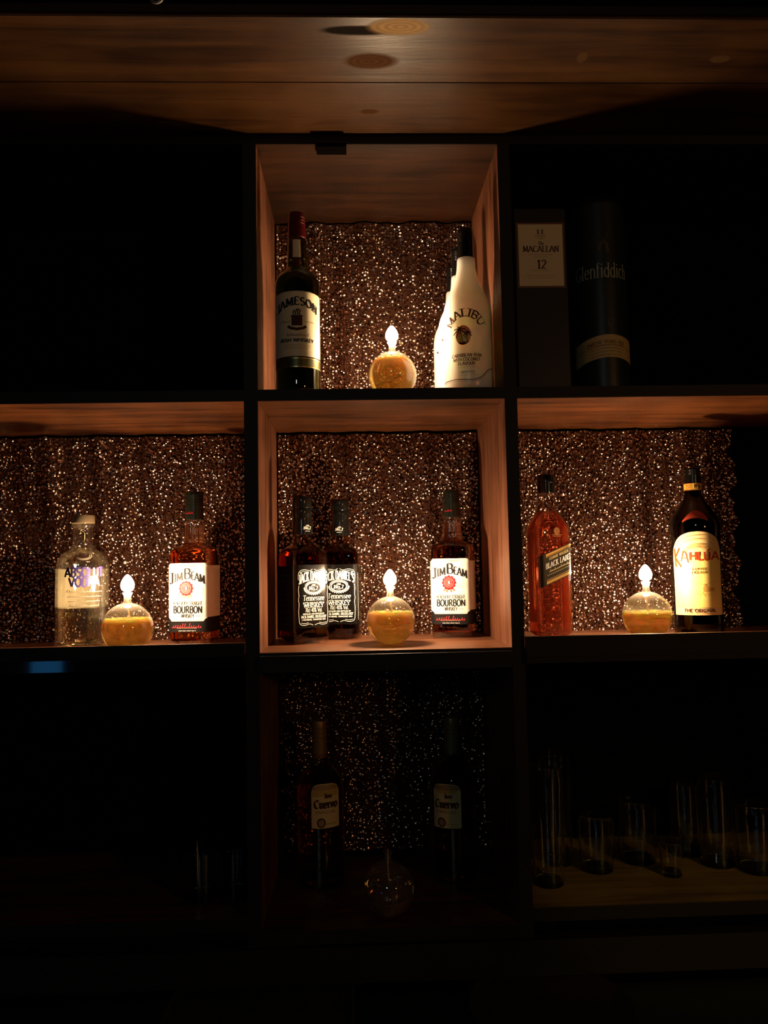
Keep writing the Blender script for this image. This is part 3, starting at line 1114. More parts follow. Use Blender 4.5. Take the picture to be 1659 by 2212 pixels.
# ---- white coconut rum bottles
def make_malibu(label, Y, px_front, Yf, first=False):
    f0 = Frame(px_front, Yf, F_TOP)
    t = thing('rum_bottle', label, 'bottle', (f0.base.x, Y, F_TOP), 0, 'white rum bottles in the topmost cubby')
    fr = f0
    B = fr.py
    rg = rings_px(fr, [(B, 48, 48, 2), (B - 4, 53, 53, 2), (B - 30, 53.5, 53.5, 2), (760, 53.5, 53.5, 2), (700, 53.5, 53.5, 2), (676, 53, 53, 2), (655, 48, 48, 2), (632, 36, 36, 2), (610, 27, 27, 2), (590, 22, 22, 2), (575, 20.4, 20.4, 2), (561, 19.8, 19.8, 2), (560, 18, 18, 2)])
    loft('body', rg, milk_white(), t)
    screw_cap('cap', fr.v(561), fr.v(497), fr.w(18), fr.w(17.2), cap_black, t, 6)
    S = surf_round(rg, math.radians(-15))
    p = Print()
    lv = lambda y: fr.fv(y, fr.w(53))
    px = lambda x: fr.w(x)
    # arched name
    Rr = px(47)
    cv = lv(728)

    def ring(u, v):
        th = u / Rr
        r = Rr + (v - cv)
        return (r * math.sin(th), cv + r * math.cos(th) - Rr * 0 - 0)
    p.text('MALIBU', 0, cv, px(17), 0, px(98), T=.24, t=.06, warp=lambda u, v: (lambda th, r: (r * math.sin(th), lv(717) + r * math.cos(th)))(u / px(42), px(35) + (v - cv)))
    # oval sunset with two palm trees
    cx, cy = px(-4), lv(723)
    p.ellipse(cx, cy, px(17), px(21.5), 2, 1)
    f = lambda u: px(21.5) * math.sqrt(max(0, 1 - ((u - cx) / px(17)) ** 2))
    p.band(cx - px(15.2), cx + px(15.2), lambda u: cy - f(u), lambda u: min(cy + px(2), cy + f(u)), 3, 14, 2)
    p.ellipse(cx + px(2), cy - px(4), px(8), px(11), 4, 3)
    p.band(cx - px(13), cx + px(13), lambda u: cy - f(u), lambda u: max(cy - f(u), cy - px(15.5) + px(1.5) * math.sin((u - cx) * 900)), 0, 14, 4)

    def palm(x, y0, y1, r, lean, wd):
        top = (x + lean, y1)
        p.line([(x, y0), (x + lean * .3, y0 + (y1 - y0) * .5), top], wd, 0, 5)
        for a in (-20, 25, 65, 110, 150, 195, 235):
            q = [top]
            for k in (0.4, .75, 1.0):
                q.append((top[0] + r * k * math.cos(math.radians(a)), top[1] + r * k * math.sin(math.radians(a)) - r * .55 * k * k))
            p.line(q, wd * 1.25, 0, 5)
    palm(cx - px(1), cy - px(15), cy + px(13), px(14), -px(6), px(1.7))
    palm(cx + px(8), cy - px(15), cy + px(5), px(9), px(1.5), px(1.3))
    gap = lambda y: lv(y)
    p.text('CARIBBEAN RUM', px(2), lv(770), px(7), 5, px(66), T=.24, t=.14, serif=False)
    p.text('WITH COCONUT', px(2), lv(779), px(7), 5, px(60), T=.24, t=.14, serif=False)
    p.text('FLAVOUR', px(2), lv(788), px(7), 5, px(36), T=.24, t=.14, serif=False)
    p.tiny(px(4), lv(793), px(40), px(1.8), 6, 3)
    p.text('IMPORTED', px(4), lv(805), px(4.2), 5, px(30), T=.2, t=.14, serif=False)
    p.tiny(px(4), lv(810), px(28), px(1.8), 6, 4)
    wv = lambda x: lv(817) + px(26) * (0.5 + 0.5 * math.tanh((x - 44) / 13)) - px(3) * math.exp(-((x - 10) / 22) ** 2)
    for d, c in ((0, 0), (-4, 6)):
        p.line([(px(x), wv(x) + px(d)) for x in range(-78, 92, 5)], px(1.6 if d == 0 else 1.0), c, 1)
    p.build('printing', S, [ink_dark, white_paper, pr('sunset_orange', (.86, .26, .09), .5), pr('sunset_amber', (.92, .48, .10), .5), pr('sunset_yellow', (.95, .82, .24), .5), pr('brown_ink', (.16, .09, .04), .5), pr('pale_brown_ink', (.50, .36, .24), .5)], t, eps=.0002)


# ---- square black-label whiskey
jd_glass = thin_glass('brown_tint_glass', (.92, .80, .70), .05)
jd_liq = liquid('dark_whiskey', (16, 52, 90), 1.36)


def make_jd(label, px0, Y, rot):
    fr = Frame(px0, Y, F_MID)
    t = thing('whiskey_bottle', label, 'bottle', fr.base, math.radians(rot), 'square black-labelled whiskey bottles')
    H = .0395
    v = lambda y: max(0.0, (1391.5 - y) * .000918)
    rows = [(0, .035, 5), (.003, H, 7), (.06, H, 7), (v(1215), H, 7), (v(1203), H, 6), (v(1193), .0365, 4), (v(1184), .027, 2.6), (v(1177), .0200, 2), (v(1168), .0185, 2), (v(1150), .0178, 2), (v(1125), .0165, 2), (v(1105), .0160, 2)]
    rg = chaikin([(z, a, a, n) for z, a, n in rows], 2)
    loft('glass_body', rg, jd_glass, t, 72, cap1=False)
    loft('whiskey', shrink(rg, .0018, .006, v(1181)), jd_liq, t, 72)
    # black capsule: screw cap over a flared sleeve
    z0 = v(1159)
    cp = [(z0, 0), (z0, .0205), (v(1146), .0198), (v(1128), .0184), (v(1120), .0180), (v(1117), .0190), (v(1104), .0190), (v(1102), .0182), (v(1100), .0190), (v(1083), .0186), (v(1079), .0180), (v(1077), .0165), (v(1077), 0)]
    lathe('cap', cp, cap_black, t, 44, 35)
    q = Print()
    Sn = lambda u, vv, e: ((lambda r, th: (r * math.sin(th), -r * math.cos(th), vv))(.0206 - (vv - z0) * .04 + e, u / .0202))
    q.text('Old', 0, v(1142), .0026, 0, .0062, T=.26, t=.12)
    q.text('No.7', 0, v(1148), .0052, 0, .0155, T=.26, t=.11)
    q.line([(-.005, v(1152)), (.005, v(1152))], .0008, 0)
    q.build('neck_print', Sn, [white_ink], t)
    # front label
    S = surf_face(rg)
    p = Print()
    hw = .0375
    p.band(-hw, hw, v(1356), v(1224), 0, 30, 0, 6)
    s = hw / 34.0                      # artwork unit
    y0, y1 = v(1350), v(1232)
    H_ = y1 - y0
    V = lambda k: y0 + H_ * k
    W = white_ink
    # scrolled frame
    for sg in (-1, 1):
        p.line(chaikin([(sg * .0315, V(.06)), (sg * .0328, V(.25)), (sg * .0312, V(.38)), (sg * .0330, V(.45)), (sg * .0312, V(.52)), (sg * .0328, V(.62)), (sg * .0315, V(.70))], 2), .00085, 1)
        p.line(chaikin([(sg * .0325, V(.80)), (sg * .0330, V(.90)), (sg * .0290, V(.97)), (sg * .018, V(.985)), (sg * .008, V(.955)), (sg * .002, V(.99))], 2), .00085, 1)
        p.line(chaikin([(sg * .0290, V(.93)), (sg * .022, V(.955)), (sg * .012, V(.945))], 2), .0006, 1)
        p.ellipse(sg * .0275, V(.925), .0016, .0016, 1)
        p.line(chaikin([(sg * .0315, V(.06)), (sg * .0290, V(.01)), (sg * .018, V(.0)), (sg * .010, V(.03)), (sg * .002, V(.0))], 2), .00085, 1)
        p.line(chaikin([(sg * .028, V(.045)), (sg * .02, V(.03)), (sg * .012, V(.045))], 2), .0008, 1)
    arch = lambda u, vv: (u, vv - .0080 * (u / .032) ** 2)
    p.text('JACK DANIEL' + "'" + 'S', 0, V(.795), .0170, 1, .063, T=.26, t=.09, gap=.12, warp=arch)
    # oval medallion
    cy = V(.660)
    p.line([(.0190 * math.cos(a), cy + .0122 * math.sin(a)) for a in np.linspace(0, 2 * PI, 40)], .0011, 1)
    p.line([(.0160 * math.cos(a), cy + .0098 * math.sin(a)) for a in np.linspace(0, 2 * PI, 36)], .0022, 1)
    for a in np.linspace(PI * 1.02, PI * 1.98, 15):
        p.ellipse(.0208 * math.cos(a), cy + .0134 * math.sin(a), .0013, .0013, 1, n=6)
    for a in np.linspace(PI * .15, PI * .85, 14):
        p.line([(.0190 * math.cos(a), cy + .0120 * math.sin(a)), (.0212 * math.cos(a), cy + .0138 * math.sin(a))], .0009, 1)
    p.text('Old', 0, cy + .0030, .0036, 1, .0075, T=.24, t=.12)
    p.text('No.7', 0, cy - .0042, .0066, 1, .0195, T=.26, t=.12)
    p.tiny(0, cy - .0070, .009, .0012, 1, 2)
    p.text('Tennessee', 0, V(.435), .0098, 1, .047, T=.14, t=.06, gap=.07, slant=.12)
    p.tiny(0, V(.392), .018, .0016, 1, 5)
    for sg in (-1, 1):
        p.line([(sg * .012, V(.40)), (sg * .016, V(.406)), (sg * .020, V(.394)), (sg * .023, V(.402))], .0009, 1)
    p.text('WHISKEY', 0, V(.315), 0.0078, 1, .044, T=.19, t=.08)
    p.text('70cl 40% Vol.', 0, V(.23), .0078, 1, .038, T=.13, t=.10, serif=False)
    p.text('DISTILLED AND BOTTLED BY', 0, V(.185), .0026, 1, .047, T=.26, t=.18, serif=False)
    p.text('JACK DANIEL DISTILLERY', 0, V(.128), .0044, 1, .056, T=.20, t=.10)
    p.text('LYNCHBURG, TENNESSEE USA'.replace(',', '.'), 0, V(.085), .0026, 1, .053, T=.26, t=.18, serif=False)
    p.build('front_label', S, [pr('black_label', (0.006, 0.005, 0.0045), .16, noise=.2), white_ink], t)
    for side, sd in (('left', 3), ('right', 4)):
        r = Print()
        r.band(-.035, .035, v(1363), v(1226), 0, 24, 0, 6)
        for k in range(9):
            r.tiny(0, v(1350 - 13 * k), .050, .0012, 1, sd + k)
        if side == 'right':
            for k in range(30):
                r.line([(-.0335, v(1346) + k * .0032), (-.0335, v(1346) + k * .0032 + .0018)], .0010, 2)
        r.build('side_label', surf_face(rg, side), [MATS['black_label'], pr('dull_gold_print', (.05, .045, .03), .5), white_ink], t)


# ---- amber bourbon, white label with the red seal
jb_liq = liquid('amber_bourbon', (3.0, 19, 38), 1.36)
jb_glass = thin_glass('bourbon_glass', (1.0, .97, .94), .09)


def make_jb(label, px0, Y, rot):
    fr = Frame(px0, Y, F_MID)
    t = thing('bourbon_bottle', label, 'bottle', fr.base, math.radians(rot), 'amber bourbon bottles with white labels')
    k = .000955
    v = lambda y: max(0.0, (1378 - y) * k)
    A, D = .0430, .0370
    rows = [(0, A - .004, D - .004, 4), (.004, A, D, 5.5), (.05, A, D, 5.5), (v(1200), A, D, 5.5), (v(1190), A + .0006, D + .0006, 5), (v(1180), A - .002, D - .002, 4), (v(1175), .030, .028, 2.8), (v(1171), .0215, .0215, 2), (v(1165), .0205, .0205, 2), (v(1145), .0192, .0192, 2), (v(1120), .0172, .0172, 2), (v(1110), .0168, .0168, 2)]
    rg = chaikin(rows, 2)
    loft('glass_body', rg, jb_glass, t, 108, cap1=False, flute=(v(1170), v(1122)))
    # fluted neck lets the bourbon show as upright ribs
    loft('bourbon', shrink(rg, .0014, .006, v(1131)), jb_liq, t, 108, flute=(v(1170), v(1122)))
    cap = screw_cap('cap', v(1119), v(1061), .0178, .0168, pr('dark_green_black_cap', (.008, .009, .006), .2), t, 5)
    q = Print()
    Sn = lambda u, vv, e: ((.0178 + e) * math.sin(u / .0178), -(.0178 + e) * math.cos(u / .0178), vv)
    q.scribble(-.004, v(1107), .016, .005, 0, 8, .0007)
    q.build('cap_signature', Sn, [ink_red], cap)
    S = surf_face(rg)
    y1, y0 = v(1209), v(1326)
    p = Print()
    hw = .0390
    nt = .0055

    def hi(u):
        d = hw - abs(u)
        return y1 - (0 if d > nt else nt * (1 - math.sqrt(max(0, 1 - ((nt - d) / nt) ** 2)) * 0 - (d / nt) * 0) * (1 - math.sqrt(max(0.0, 1 - (1 - d / nt) ** 2))))

    def lo(u):
        d = hw - abs(u)
        return y0 + (0 if d > nt else nt * math.sqrt(max(0.0, 1 - (d / nt) ** 2)))
    p.band(-hw, hw, lo, hi, 0, 60, 1, 4)
    # dark band under the white label, with the signature
    p.band(-.0405, .0405, v(1348), v(1318), 1, 40, 0)
    ins = .0022
    p.line([(-hw + nt + ins, y1 - ins), (hw - nt - ins, y1 - ins)], .0005, 2, 2)
    p.line([(-hw + nt + ins, y0 + ins), (hw - nt - ins, y0 + ins)], .0005, 2, 2)
    for sg in (-1, 1):
        p.line([(sg * (hw - ins), y0 + nt + ins), (sg * (hw - ins), y1 - nt - ins)], .0005, 2, 2)
    p.text('KENTUCKY BOURBON WHISKEY', 0, v(1215.5), .0024, 2, .040, T=.2, t=.13, serif=False, lift=2)
    arch = lambda u, vv: (u, vv - .0085 * (u / .034) ** 2 - .0006)
    p.text('J', -.0322, v(1244), .0205, 1, None, T=.215, t=.065, lift=2, warp=lambda u, vv: (u, vv - .006))
    p.text('IM', -.0172, v(1241.5), .0150, 1, .0170, T=.215, t=.065, lift=2, warp=arch)
    p.text('B', .0006, v(1241), .0200, 1, None, T=.215, t=.065, lift=2, warp=lambda u, vv: (u, vv))
    p.text('EAM', .0216, v(1241), .0150, 1, .0262, T=.215, t=.065, lift=2, warp=arch)
    # red wax seal with ribbon tails
    cx, cy = -.002, v(1260)
    for a in (-122, -104, -76, -58):
        d = (math.cos(math.radians(a)), math.sin(math.radians(a)))
        p.line([(cx + d[0] * .009, cy + d[1] * .009), (cx + d[0] * .021, cy + d[1] * .020)], .0042, 3, 2)
    for a in range(0, 360, 30):
        p.ellipse(cx + .0118 * math.cos(math.radians(a)), cy + .0118 * math.sin(math.radians(a)), .0030, .0030, 4, 3, 8)
    p.ellipse(cx, cy, .0130, .0130, 4, 3, 18)
    ringl = lambda r, wd, c: p.line([(cx + r * math.cos(a), cy + r * math.sin(a)) for a in np.linspace(0, 2 * PI, 32)], wd, c, 4)
    ringl(.0098, .0007, 5)
    ringl(.0058, .0007, 5)
    for a in np.linspace(.3, 2 * PI - .3, 22):
        p.line([(cx + .0070 * math.cos(a), cy + .0070 * math.sin(a)), (cx + .0086 * math.cos(a), cy + .0086 * math.sin(a))], .0006, 5, 4)
    p.text('B', cx, cy - .0030, .0060, 0, None, T=.26, t=.12, lift=4, serif=False)
    # faint engraved landscape at the seal's right
    p.line([(.013, v(1268)), (.018, v(1263)), (.022, v(1266)), (.027, v(1258)), (.032, v(1262)), (.034, v(1267))], .0006, 6, 2)
    p.scribble(.024, v(1270), .020, .003, 6, 12, .0004, 2, 12)
    p.text('KENTUCKY STRAIGHT', .001, v(1294), .0074, 1, .058, T=.17, t=.12, serif=False, lift=2)
    p.text('BOURBON', .001, v(1309.5), .0130, 1, .058, T=.20, t=.14, serif=False, lift=2)
    p.text('WHISKEY', .001, v(1319), .0072, 1, .026, T=.18, t=.12, serif=False, lift=2)
    for sg in (-1, 1):
        p.line([(sg * .016, v(1315.5)), (sg * .027, v(1315.5))], .0006, 1, 2)
    p.scribble(-.001, v(1339), .060, .0100, 7, 21, .0010, 2, 13)
    p.tiny(0, v(1340.5), .040, .0012, 6, 22, 2)
    p.tiny(0, v(1346), .034, .0016, 8, 23, 2)
    p.build('front_label', S, [white_paper, ink_black, ink_gray, pr('pale_red_ribbon', (.66, .16, .10), .5), ink_red, pr('seal_pink', (.72, .28, .25), .5), pr('engraving_tan', (.52, .44, .30), .6), pr('signature_red', (.70, .04, .05), .5), white_ink], t)
    for side in ('left', 'right'):
        r = Print()
        sg = 1 if side == 'right' else -1
        r.band(-.0335, .0335, v(1318), v(1214), 0, 24, 0, 4)
        r.band(-.0335, .0335, v(1348), v(1318), 1, 24, 0)
        for kk in range(16):
            r.tiny(.008, v(1226 + kk * 5.2), .030 - .006 * (kk % 3), .0013, 2, 40 + kk)
        r.build('side_label', surf_face(rg, side), [pr('side_paper', (.70, .60, .46), .5), ink_black, ink_gray], t)


# ---- clear vodka bottle
def make_absolut():
    fr = Frame(177, 1.52, F_MID)
    t = thing('vodka_bottle', 'clear round-shouldered vodka bottle with short neck in the left cubby', 'bottle', fr.base, math.radians(21))
    B = fr.py
    rg = rings_px(fr, [(B, 50, 50, 2), (B - 5, 54, 54, 2), (B - 40, 54, 54, 2), (1260, 54, 54, 2), (1224, 54, 54, 2), (1212, 52, 52, 2), (1200, 45, 45, 2), (1190, 33, 33, 2), (1186, 24, 24, 2), (1182, 22.5, 22.5, 2), (1178, 20.5, 20.5, 2), (1160, 20, 20, 2), (1140, 20, 20, 2), (1137, 23, 23, 2), (1131, 23, 23, 2)])
    loft('glass_body', rg, thin_glass('vodka_glass', (.97, .96, .92), .13, 0, .006), t, 64, cap1=False)
    inner = shrink(rg, .0045, .009, fr.v(1188))
    loft('glass_inner_wall', inner, thin_glass('inner_glass', (.97, .97, .95), .06), t, 64, cap1=False)
    loft('vodka', shrink(rg, .0050, .0095, fr.v(1312)), liquid('clear_spirit', (1, 2, 5), 1.36), t, 64)
    lathe('neck_ring', [(fr.v(1187), fr.w(21)), (fr.v(1186), fr.w(24.5)), (fr.v(1182), fr.w(25)), (fr.v(1179), fr.w(24)), (fr.v(1178), fr.w(20.6))], MATS['vodka_glass'], t, 48)
    screw_cap('cap', fr.v(1131), fr.v(1113), fr.w(24.5), fr.w(24), pr('silver_gold_cap', (.30, .22, .13), .45, .5), t, 0)
    S = surf_round(rg)
    px, lv = fr.w, fr.v
    p = Print()
    p.text('ABSOLUT', px(2), lv(1246), px(19), 0, px(80), T=.24, t=.17, serif=False, gap=.08)
    p.text('VODKA', px(2), lv(1266), px(18), 0, px(62), T=.24, t=.17, serif=False, gap=.08)
    for k, y in enumerate((1278, 1288, 1298, 1308)):
        p.scribble(px(2), lv(y), px(76 - 5 * k), px(6), 1, 30 + k, px(.9), n=15)
    p.build('printing', S, [pr('blue_violet_ink', (.045, .03, .13), .4), pr('script_ink', (.20, .16, .12), .5)], t, eps=.0002)
    # round medallion in the shoulder glass
    A = max(r[1] for r in rg)
    q = Print()
    mc = lv(1199)
    for rr, wd in ((17, 2.2), (13.5, 1.0)):
        q.line([(px(rr) * math.cos(a) * 1.15, mc + px(rr * .62) * math.sin(a)) for a in np.linspace(0, 2 * PI, 36)], px(wd), 0)
    q.build('medallion', S, [pr('frosted_silver', (.60, .52, .40), .35, .6)], t, eps=.0006)
    # frosted paper label on the far side, seen through the bottle
    b = Print()
    b.band(-px(40), px(60), lv(1312), lv(1229), 0, 30, 0, 4)
    Sb = surf_round(rg, PI)
    b.build('back_label', Sb, [pr('pale_back_label', (.46, .41, .31), .6, noise=.1, nscale=90)], t, eps=.0003)


# ---- square red-amber whisky with the slanted label
def make_jw():
    fr = Frame(1190, 1.545, F_MID)
    t = thing('whisky_bottle', 'square whisky bottle glowing red with a slanted black and gold label', 'bottle', fr.base, math.radians(10))
    H = .0352
    B = fr.py
    lv = fr.v
    rows = [(0, .031, 4), (.004, H, 8), (.06, H, 8), (lv(1160), H, 8), (lv(1146), H, 7), (lv(1134), .0335, 5), (lv(1122), .030, 3.4), (lv(1110), .0235, 2.4), (lv(1103), .0190, 2), (lv(1094), .0172, 2), (lv(1078), .0166, 2), (lv(1066), .0172, 2), (lv(1062), .0172, 2)]
    rg = chaikin([(z, a, a, n) for z, a, n in rows], 2)
    loft('glass_body', rg, thin_glass('whisky_glass', (1.0, .97, .95), .055), t, 80, cap1=False)
    loft('whisky', shrink(rg, .0022, .008, lv(1105)), liquid('red_amber_whisky', (2.5, 21, 30), 1.36, .10, (.95, .20, .09)), t, 80)
    screw_cap('cap', lv(1066), lv(1026), .0172, .0166, cap_black, t, 1)
    lathe('collar', [(lv(1070), .0170), (lv(1069), .0186), (lv(1066.5), .0186), (lv(1066), .0170)], MATS['whisky_glass'], t, 40)
    S = surf_face(rg)
    p = Print()
    sl = .44                                             # rise of the label
    base = lambda u: lv(1221) + sl * u * .92
    hh = .0305

    def P(u, k):
        return base(u) + (k - .5) * 2 * hh
    x0, x1 = -.0338, .0340
    for (a, b, c, lf) in ((0, 1, 0, 0), (.90, .97, 1, 1), (.865, .88, 1, 1), (.03, .12, 1, 1), (.15, .165, 1, 1)):
        p.band(x0 if lf == 0 else -.020, x1, (lambda u, a=a: P(u, a)), (lambda u, b=b: P(u, b)), c, 26, lf, 2)
    slant = lambda u, v: (u, v + sl * .92 * u)
    c0 = lv(1221)
    p.text('JOHNNIE WALKER', .006, c0 + .0150, .0050, 2, .040, T=.16, t=.08, warp=slant, gap=.14)
    p.text('BLACK LABEL', .006, c0 + .0005, .0100, 3, .053, T=.18, t=.07, warp=slant, gap=.15)
    q = Print()
    p.scribble(.008, c0 - .0075, .044, .0052, 2, 17, .0008, 1, 14)
    for k in range(len(p.polys)):
        pts, mi, lf = p.polys[k]
    # shear the last script row with the label
    p.polys = [([(u, v + sl * .92 * u) for u, v in pts], mi, lf) if (mi == 2 and max(v for _, v in pts) < c0 + .0 and lf == 1) else (pts, mi, lf) for pts, mi, lf in p.polys]
    for k in range(14):
        u = -.018 + k * .0036
        p.line([(u, c0 - .0125 + sl * .92 * u), (u + .0018, c0 - .0125 + sl * .92 * (u + .0018))], .0010, 2)
    p.build('slanted_label', S, [pr('black_gold_label', (.020, .016, .010), .28), gold_foil, pr('gold_ink', (.72, .55, .25), .4), white_ink], t)
    r = Print()
    r.ellipse(.004, lv(1149), .0062, .0072, 0, 1)
    r.line([(-.006, lv(1157)), (.014, lv(1157))], .0014, 0)
    r.line([(-.004, lv(1160)), (.012, lv(1160))], .0010, 0)
    r.build('crest', S, [pr('dull_gold_crest', (.45, .20, .08), .4, .5)], t)


# ---- dark coffee liqueur bottle with the yellow arched label
def make_kahlua():
    fr = Frame(1511, 1.56, F_MID)
    t = thing('liqueur_bottle', 'dark round liqueur bottle with yellow arched label in the right cubby', 'bottle', fr.base, math.radians(-19))
    B = fr.py
    lv, px = fr.v, fr.w
    g = .95
    rg = rings_px(fr, [(B, 46, 46, 2), (B - 5, 51, 51, 2), (B - 30, 51, 51, 2), (1330, 50, 50, 2), (1250, 50, 50, 2), (1180, 51, 51, 2), (1150, 52.5, 52.5, 2), (1133, 52.5, 52.5, 2), (1118, 48, 48, 2), (1100, 36, 36, 2), (1084, 25, 25, 2), (1072, 19, 19, 2), (1060, 17.5, 17.5, 2), (1046, 17, 17, 2)])
    loft('glass_body', rg, thin_glass('dark_brown_glass', (.10, .035, .015), .055), t, 64, cap1=False)
    loft('liqueur', shrink(rg, .002, .005, lv(1090)), pr('black_coffee_liqueur', (.012, .004, .002), .15), t, 64)
    screw_cap('cap', lv(1045), lv(1011), px(17.5), px(17), cap_black, t, 4)
    q = Print()
    A = max(r[1] for r in rg)
    S = surf_round(rg)
    r0 = px(18.6)
    Sn = lambda u, v, e: ((r0 + e) * math.sin(u / r0), -(r0 + e) * math.cos(u / r0), v)
    q.band(-r0 * 3.1, r0 * 3.1, lv(1060), lv(1045), 0, 40, 0)
    q.band(-r0 * 3.1, r0 * 3.1, lv(1060), lv(1058.5), 1, 40, 1)
    q.band(-r0 * 3.1, r0 * 3.1, lv(1046.5), lv(1045), 1, 40, 1)
    q.text('ESTD', px(-9), lv(1056.5), px(8), 1, px(14), T=.2, t=.13, serif=False)
    q.text('1936', px(9), lv(1056.5), px(8.5), 2, px(15), T=.24, t=.16, serif=False)
    q.build('neck_band', Sn, [pr('yellow_band', (.85, .55, .08), .45), pr('orange_brown_ink', (.45, .16, .03), .5), ink_dark], t, eps=.0)
    # red crescent on the shoulder
    c = Print()
    c.band(-px(30), px(26), lambda u: lv(1131) + px(10) * (1 - (u / px(31)) ** 2), lambda u: lv(1130) + px(26) * (1 - (u / px(32)) ** 2), 0, 24, 0, 4)
    c.line([(px(x), lv(1131) + px(10) * (1 - (x / 31) ** 2)) for x in range(-30, 27, 3)], px(.9), 1, 1)
    c.build('shoulder_label', S, [pr('brick_red_print', (.42, .045, .02), .45), gold_foil], t, eps=.0005)
    p = Print()
    HW = px(62)

    def top(u):
        k = min(1, abs(u) / HW)
        return lv(1203) + px(54) * math.sqrt(max(0, 1 - k ** 2.2))
    p.band(-HW, HW, lv(1326), top, 0, 48, 0, 6)
    p.band(-px(58), px(58), lv(1310), lambda u: min(lv(1200), top(u) - px(4)), 1, 40, 1, 4)
    for k, (rw, rh, wd, ci) in enumerate(((56, 46, 1.0, 2), (47, 38, 1.0, 2), (36, 27, 1.6, 2), (28, 20, 1.2, 2))):
        p.line([(px(rw) * math.cos(a), lv(1203) + px(rh) * math.sin(a)) for a in np.linspace(.35, PI - .35, 24)], px(wd), ci, 2)
    for a in np.linspace(.5, PI - .5, 26):
        p.line([(px(29) * math.cos(a), lv(1203) + px(21) * math.sin(a)), (px(34) * math.cos(a), lv(1203) + px(25.5) * math.sin(a))], px(.9), 2, 2)
    # the name: a long-legged K, then the rest
    p.line([(-px(54), lv(1185)), (-px(51), lv(1224))], px(4.6), 3, 3)
    p.line([(-px(39), lv(1184)), (-px(52), lv(1204)), (-px(36), lv(1224))], px(4.2), 3, 3)
    p.line([(-px(36), lv(1212)), (-px(30), lv(1191)), (-px(25), lv(1193)), (-px(20), lv(1215))], px(3), 3, 3)
    p.line([(-px(33), lv(1205)), (-px(22), lv(1205))], px(2), 3, 3)
    p.text('HLU', px(5), lv(1210), px(17), 3, px(44), T=.27, t=.2, serif=False, lift=3)
    p.line([(px(20), lv(1191)), (px(26), lv(1186))], px(3), 3, 3)
    p.text('A', px(40), lv(1210), px(18), 3, px(22), T=.24, t=.14, serif=False, lift=3)
    p.text('COFFEE', px(3), lv(1231), px(4.4), 4, px(30), T=.26, t=.18, serif=False, lift=3)
    p.text('LIQUEUR', px(3), lv(1238), px(4.4), 4, px(33), T=.26, t=.18, serif=False, lift=3)
    # hacienda with palms
    p.band(px(8), px(34), lv(1276), lambda u: lv(1268) + px(4) * max(0, 1 - abs(u - px(14)) / px(7)), 2, 14, 2)
    p.line([(px(12), lv(1276)), (px(12), lv(1260))], px(4), 2, 2)
    for k in range(5):
        p.line([(px(-6 + 9 * k), lv(1282)), (px(-2 + 9 * k), lv(1278)), (px(3 + 9 * k), lv(1286))], px(.8), 2, 2)
    p.line([(px(-20), lv(1250)), (px(10), lv(1262)), (px(40), lv(1254))], px(.8), 2, 2)
    p.tiny(0, lv(1314), px(60), px(2), 4, 5, 3)
    p.text('THE ORIGINAL', px(1), lv(1319.5), px(6.6), 4, px(70), T=.27, t=.16, serif=False, lift=3)
    p.tiny(0, lv(1324), px(56), px(2), 2, 6, 3)
    p.build('label', S, [pr('warm_cream_paper', (.80, .58, .28), .42), pr('label_yellow', (.86, .66, .20), .42), pr('ochre_print', (.58, .34, .08), .5), pr('orange_red_print', (.40, .035, .008), .6, spec=.15), ink_dark], t, eps=.0004)


# ---- tequila bottles in the dark lower middle cubby
def make_cuervo(label, px0, Y, rot, cap_col):
    fr = Frame(px0, Y, F_LOWMID)
    t = thing('tequila_bottle', label, 'bottle', fr.base, math.radians(rot), 'tequila bottles in the lower middle cubby')
    k = .00096
    v = lambda y: (1872 - y) * k
    R = .0470
    rows = [(0, R - .004), (.004, R), (v(1700), R), (v(1680), R), (v(1662), .0440), (v(1648), .034), (v(1636), .021), (v(1628), .0162), (v(1600), .0142), (v(1560), .0135)]
    rg = chaikin([(z, a, a, 2.0) for z, a in rows], 2)
    loft('glass_body', rg, thin_glass('tequila_glass', (.9, .85, .7), .055), t, cap1=False)
    loft('tequila', shrink(rg, .002, .005, v(1640)), liquid('gold_tequila', (6, 22, 50), 1.36), t)
    screw_cap('cap', v(1622), v(1546), .0152, .0145, cap_col, t, 3)
    S = surf_round(rg)
    v = lambda y: fr.fv(y, R)
    p = Print()
    hw = .029
    p.band(-hw, hw, v(1790), lambda u: v(1712) + .015 * math.sqrt(max(0, 1 - (u / hw) ** 4)), 0, 30, 0, 3)
    p.band(-hw + .002, hw - .002, lambda u: v(1712) + .004, lambda u: v(1712) + .0132 * math.sqrt(max(0, 1 - (u / hw) ** 4)), 3, 24, 1)
    p.text('Jose', .004, v(1725), .0085, 1, .015, T=.26, t=.08, lift=2)
    p.text('Cuervo', 0, v(1746), .0145, 1, .046, T=.30, t=.07, pen=35, lift=2)
    p.text('ESPECIAL', 0, v(1758), .0050, 2, .040, T=.2, t=.12, serif=False, lift=2)
    p.ellipse(-.010, v(1778), .0085, .0090, 1, 2)
    p.ellipse(-.010, v(1778), .0060, .0064, 3, 3)
    p.tiny(.010, v(1782), .022, .0016, 2, 5, 2)
    p.build('label', S, [pr('yellow_cream_label', (.78, .56, .24), .5), ink_dark, pr('brown_small_print', (.35, .14, .04), .5), pr('label_tan', (.40, .22, .08), .5)], t)


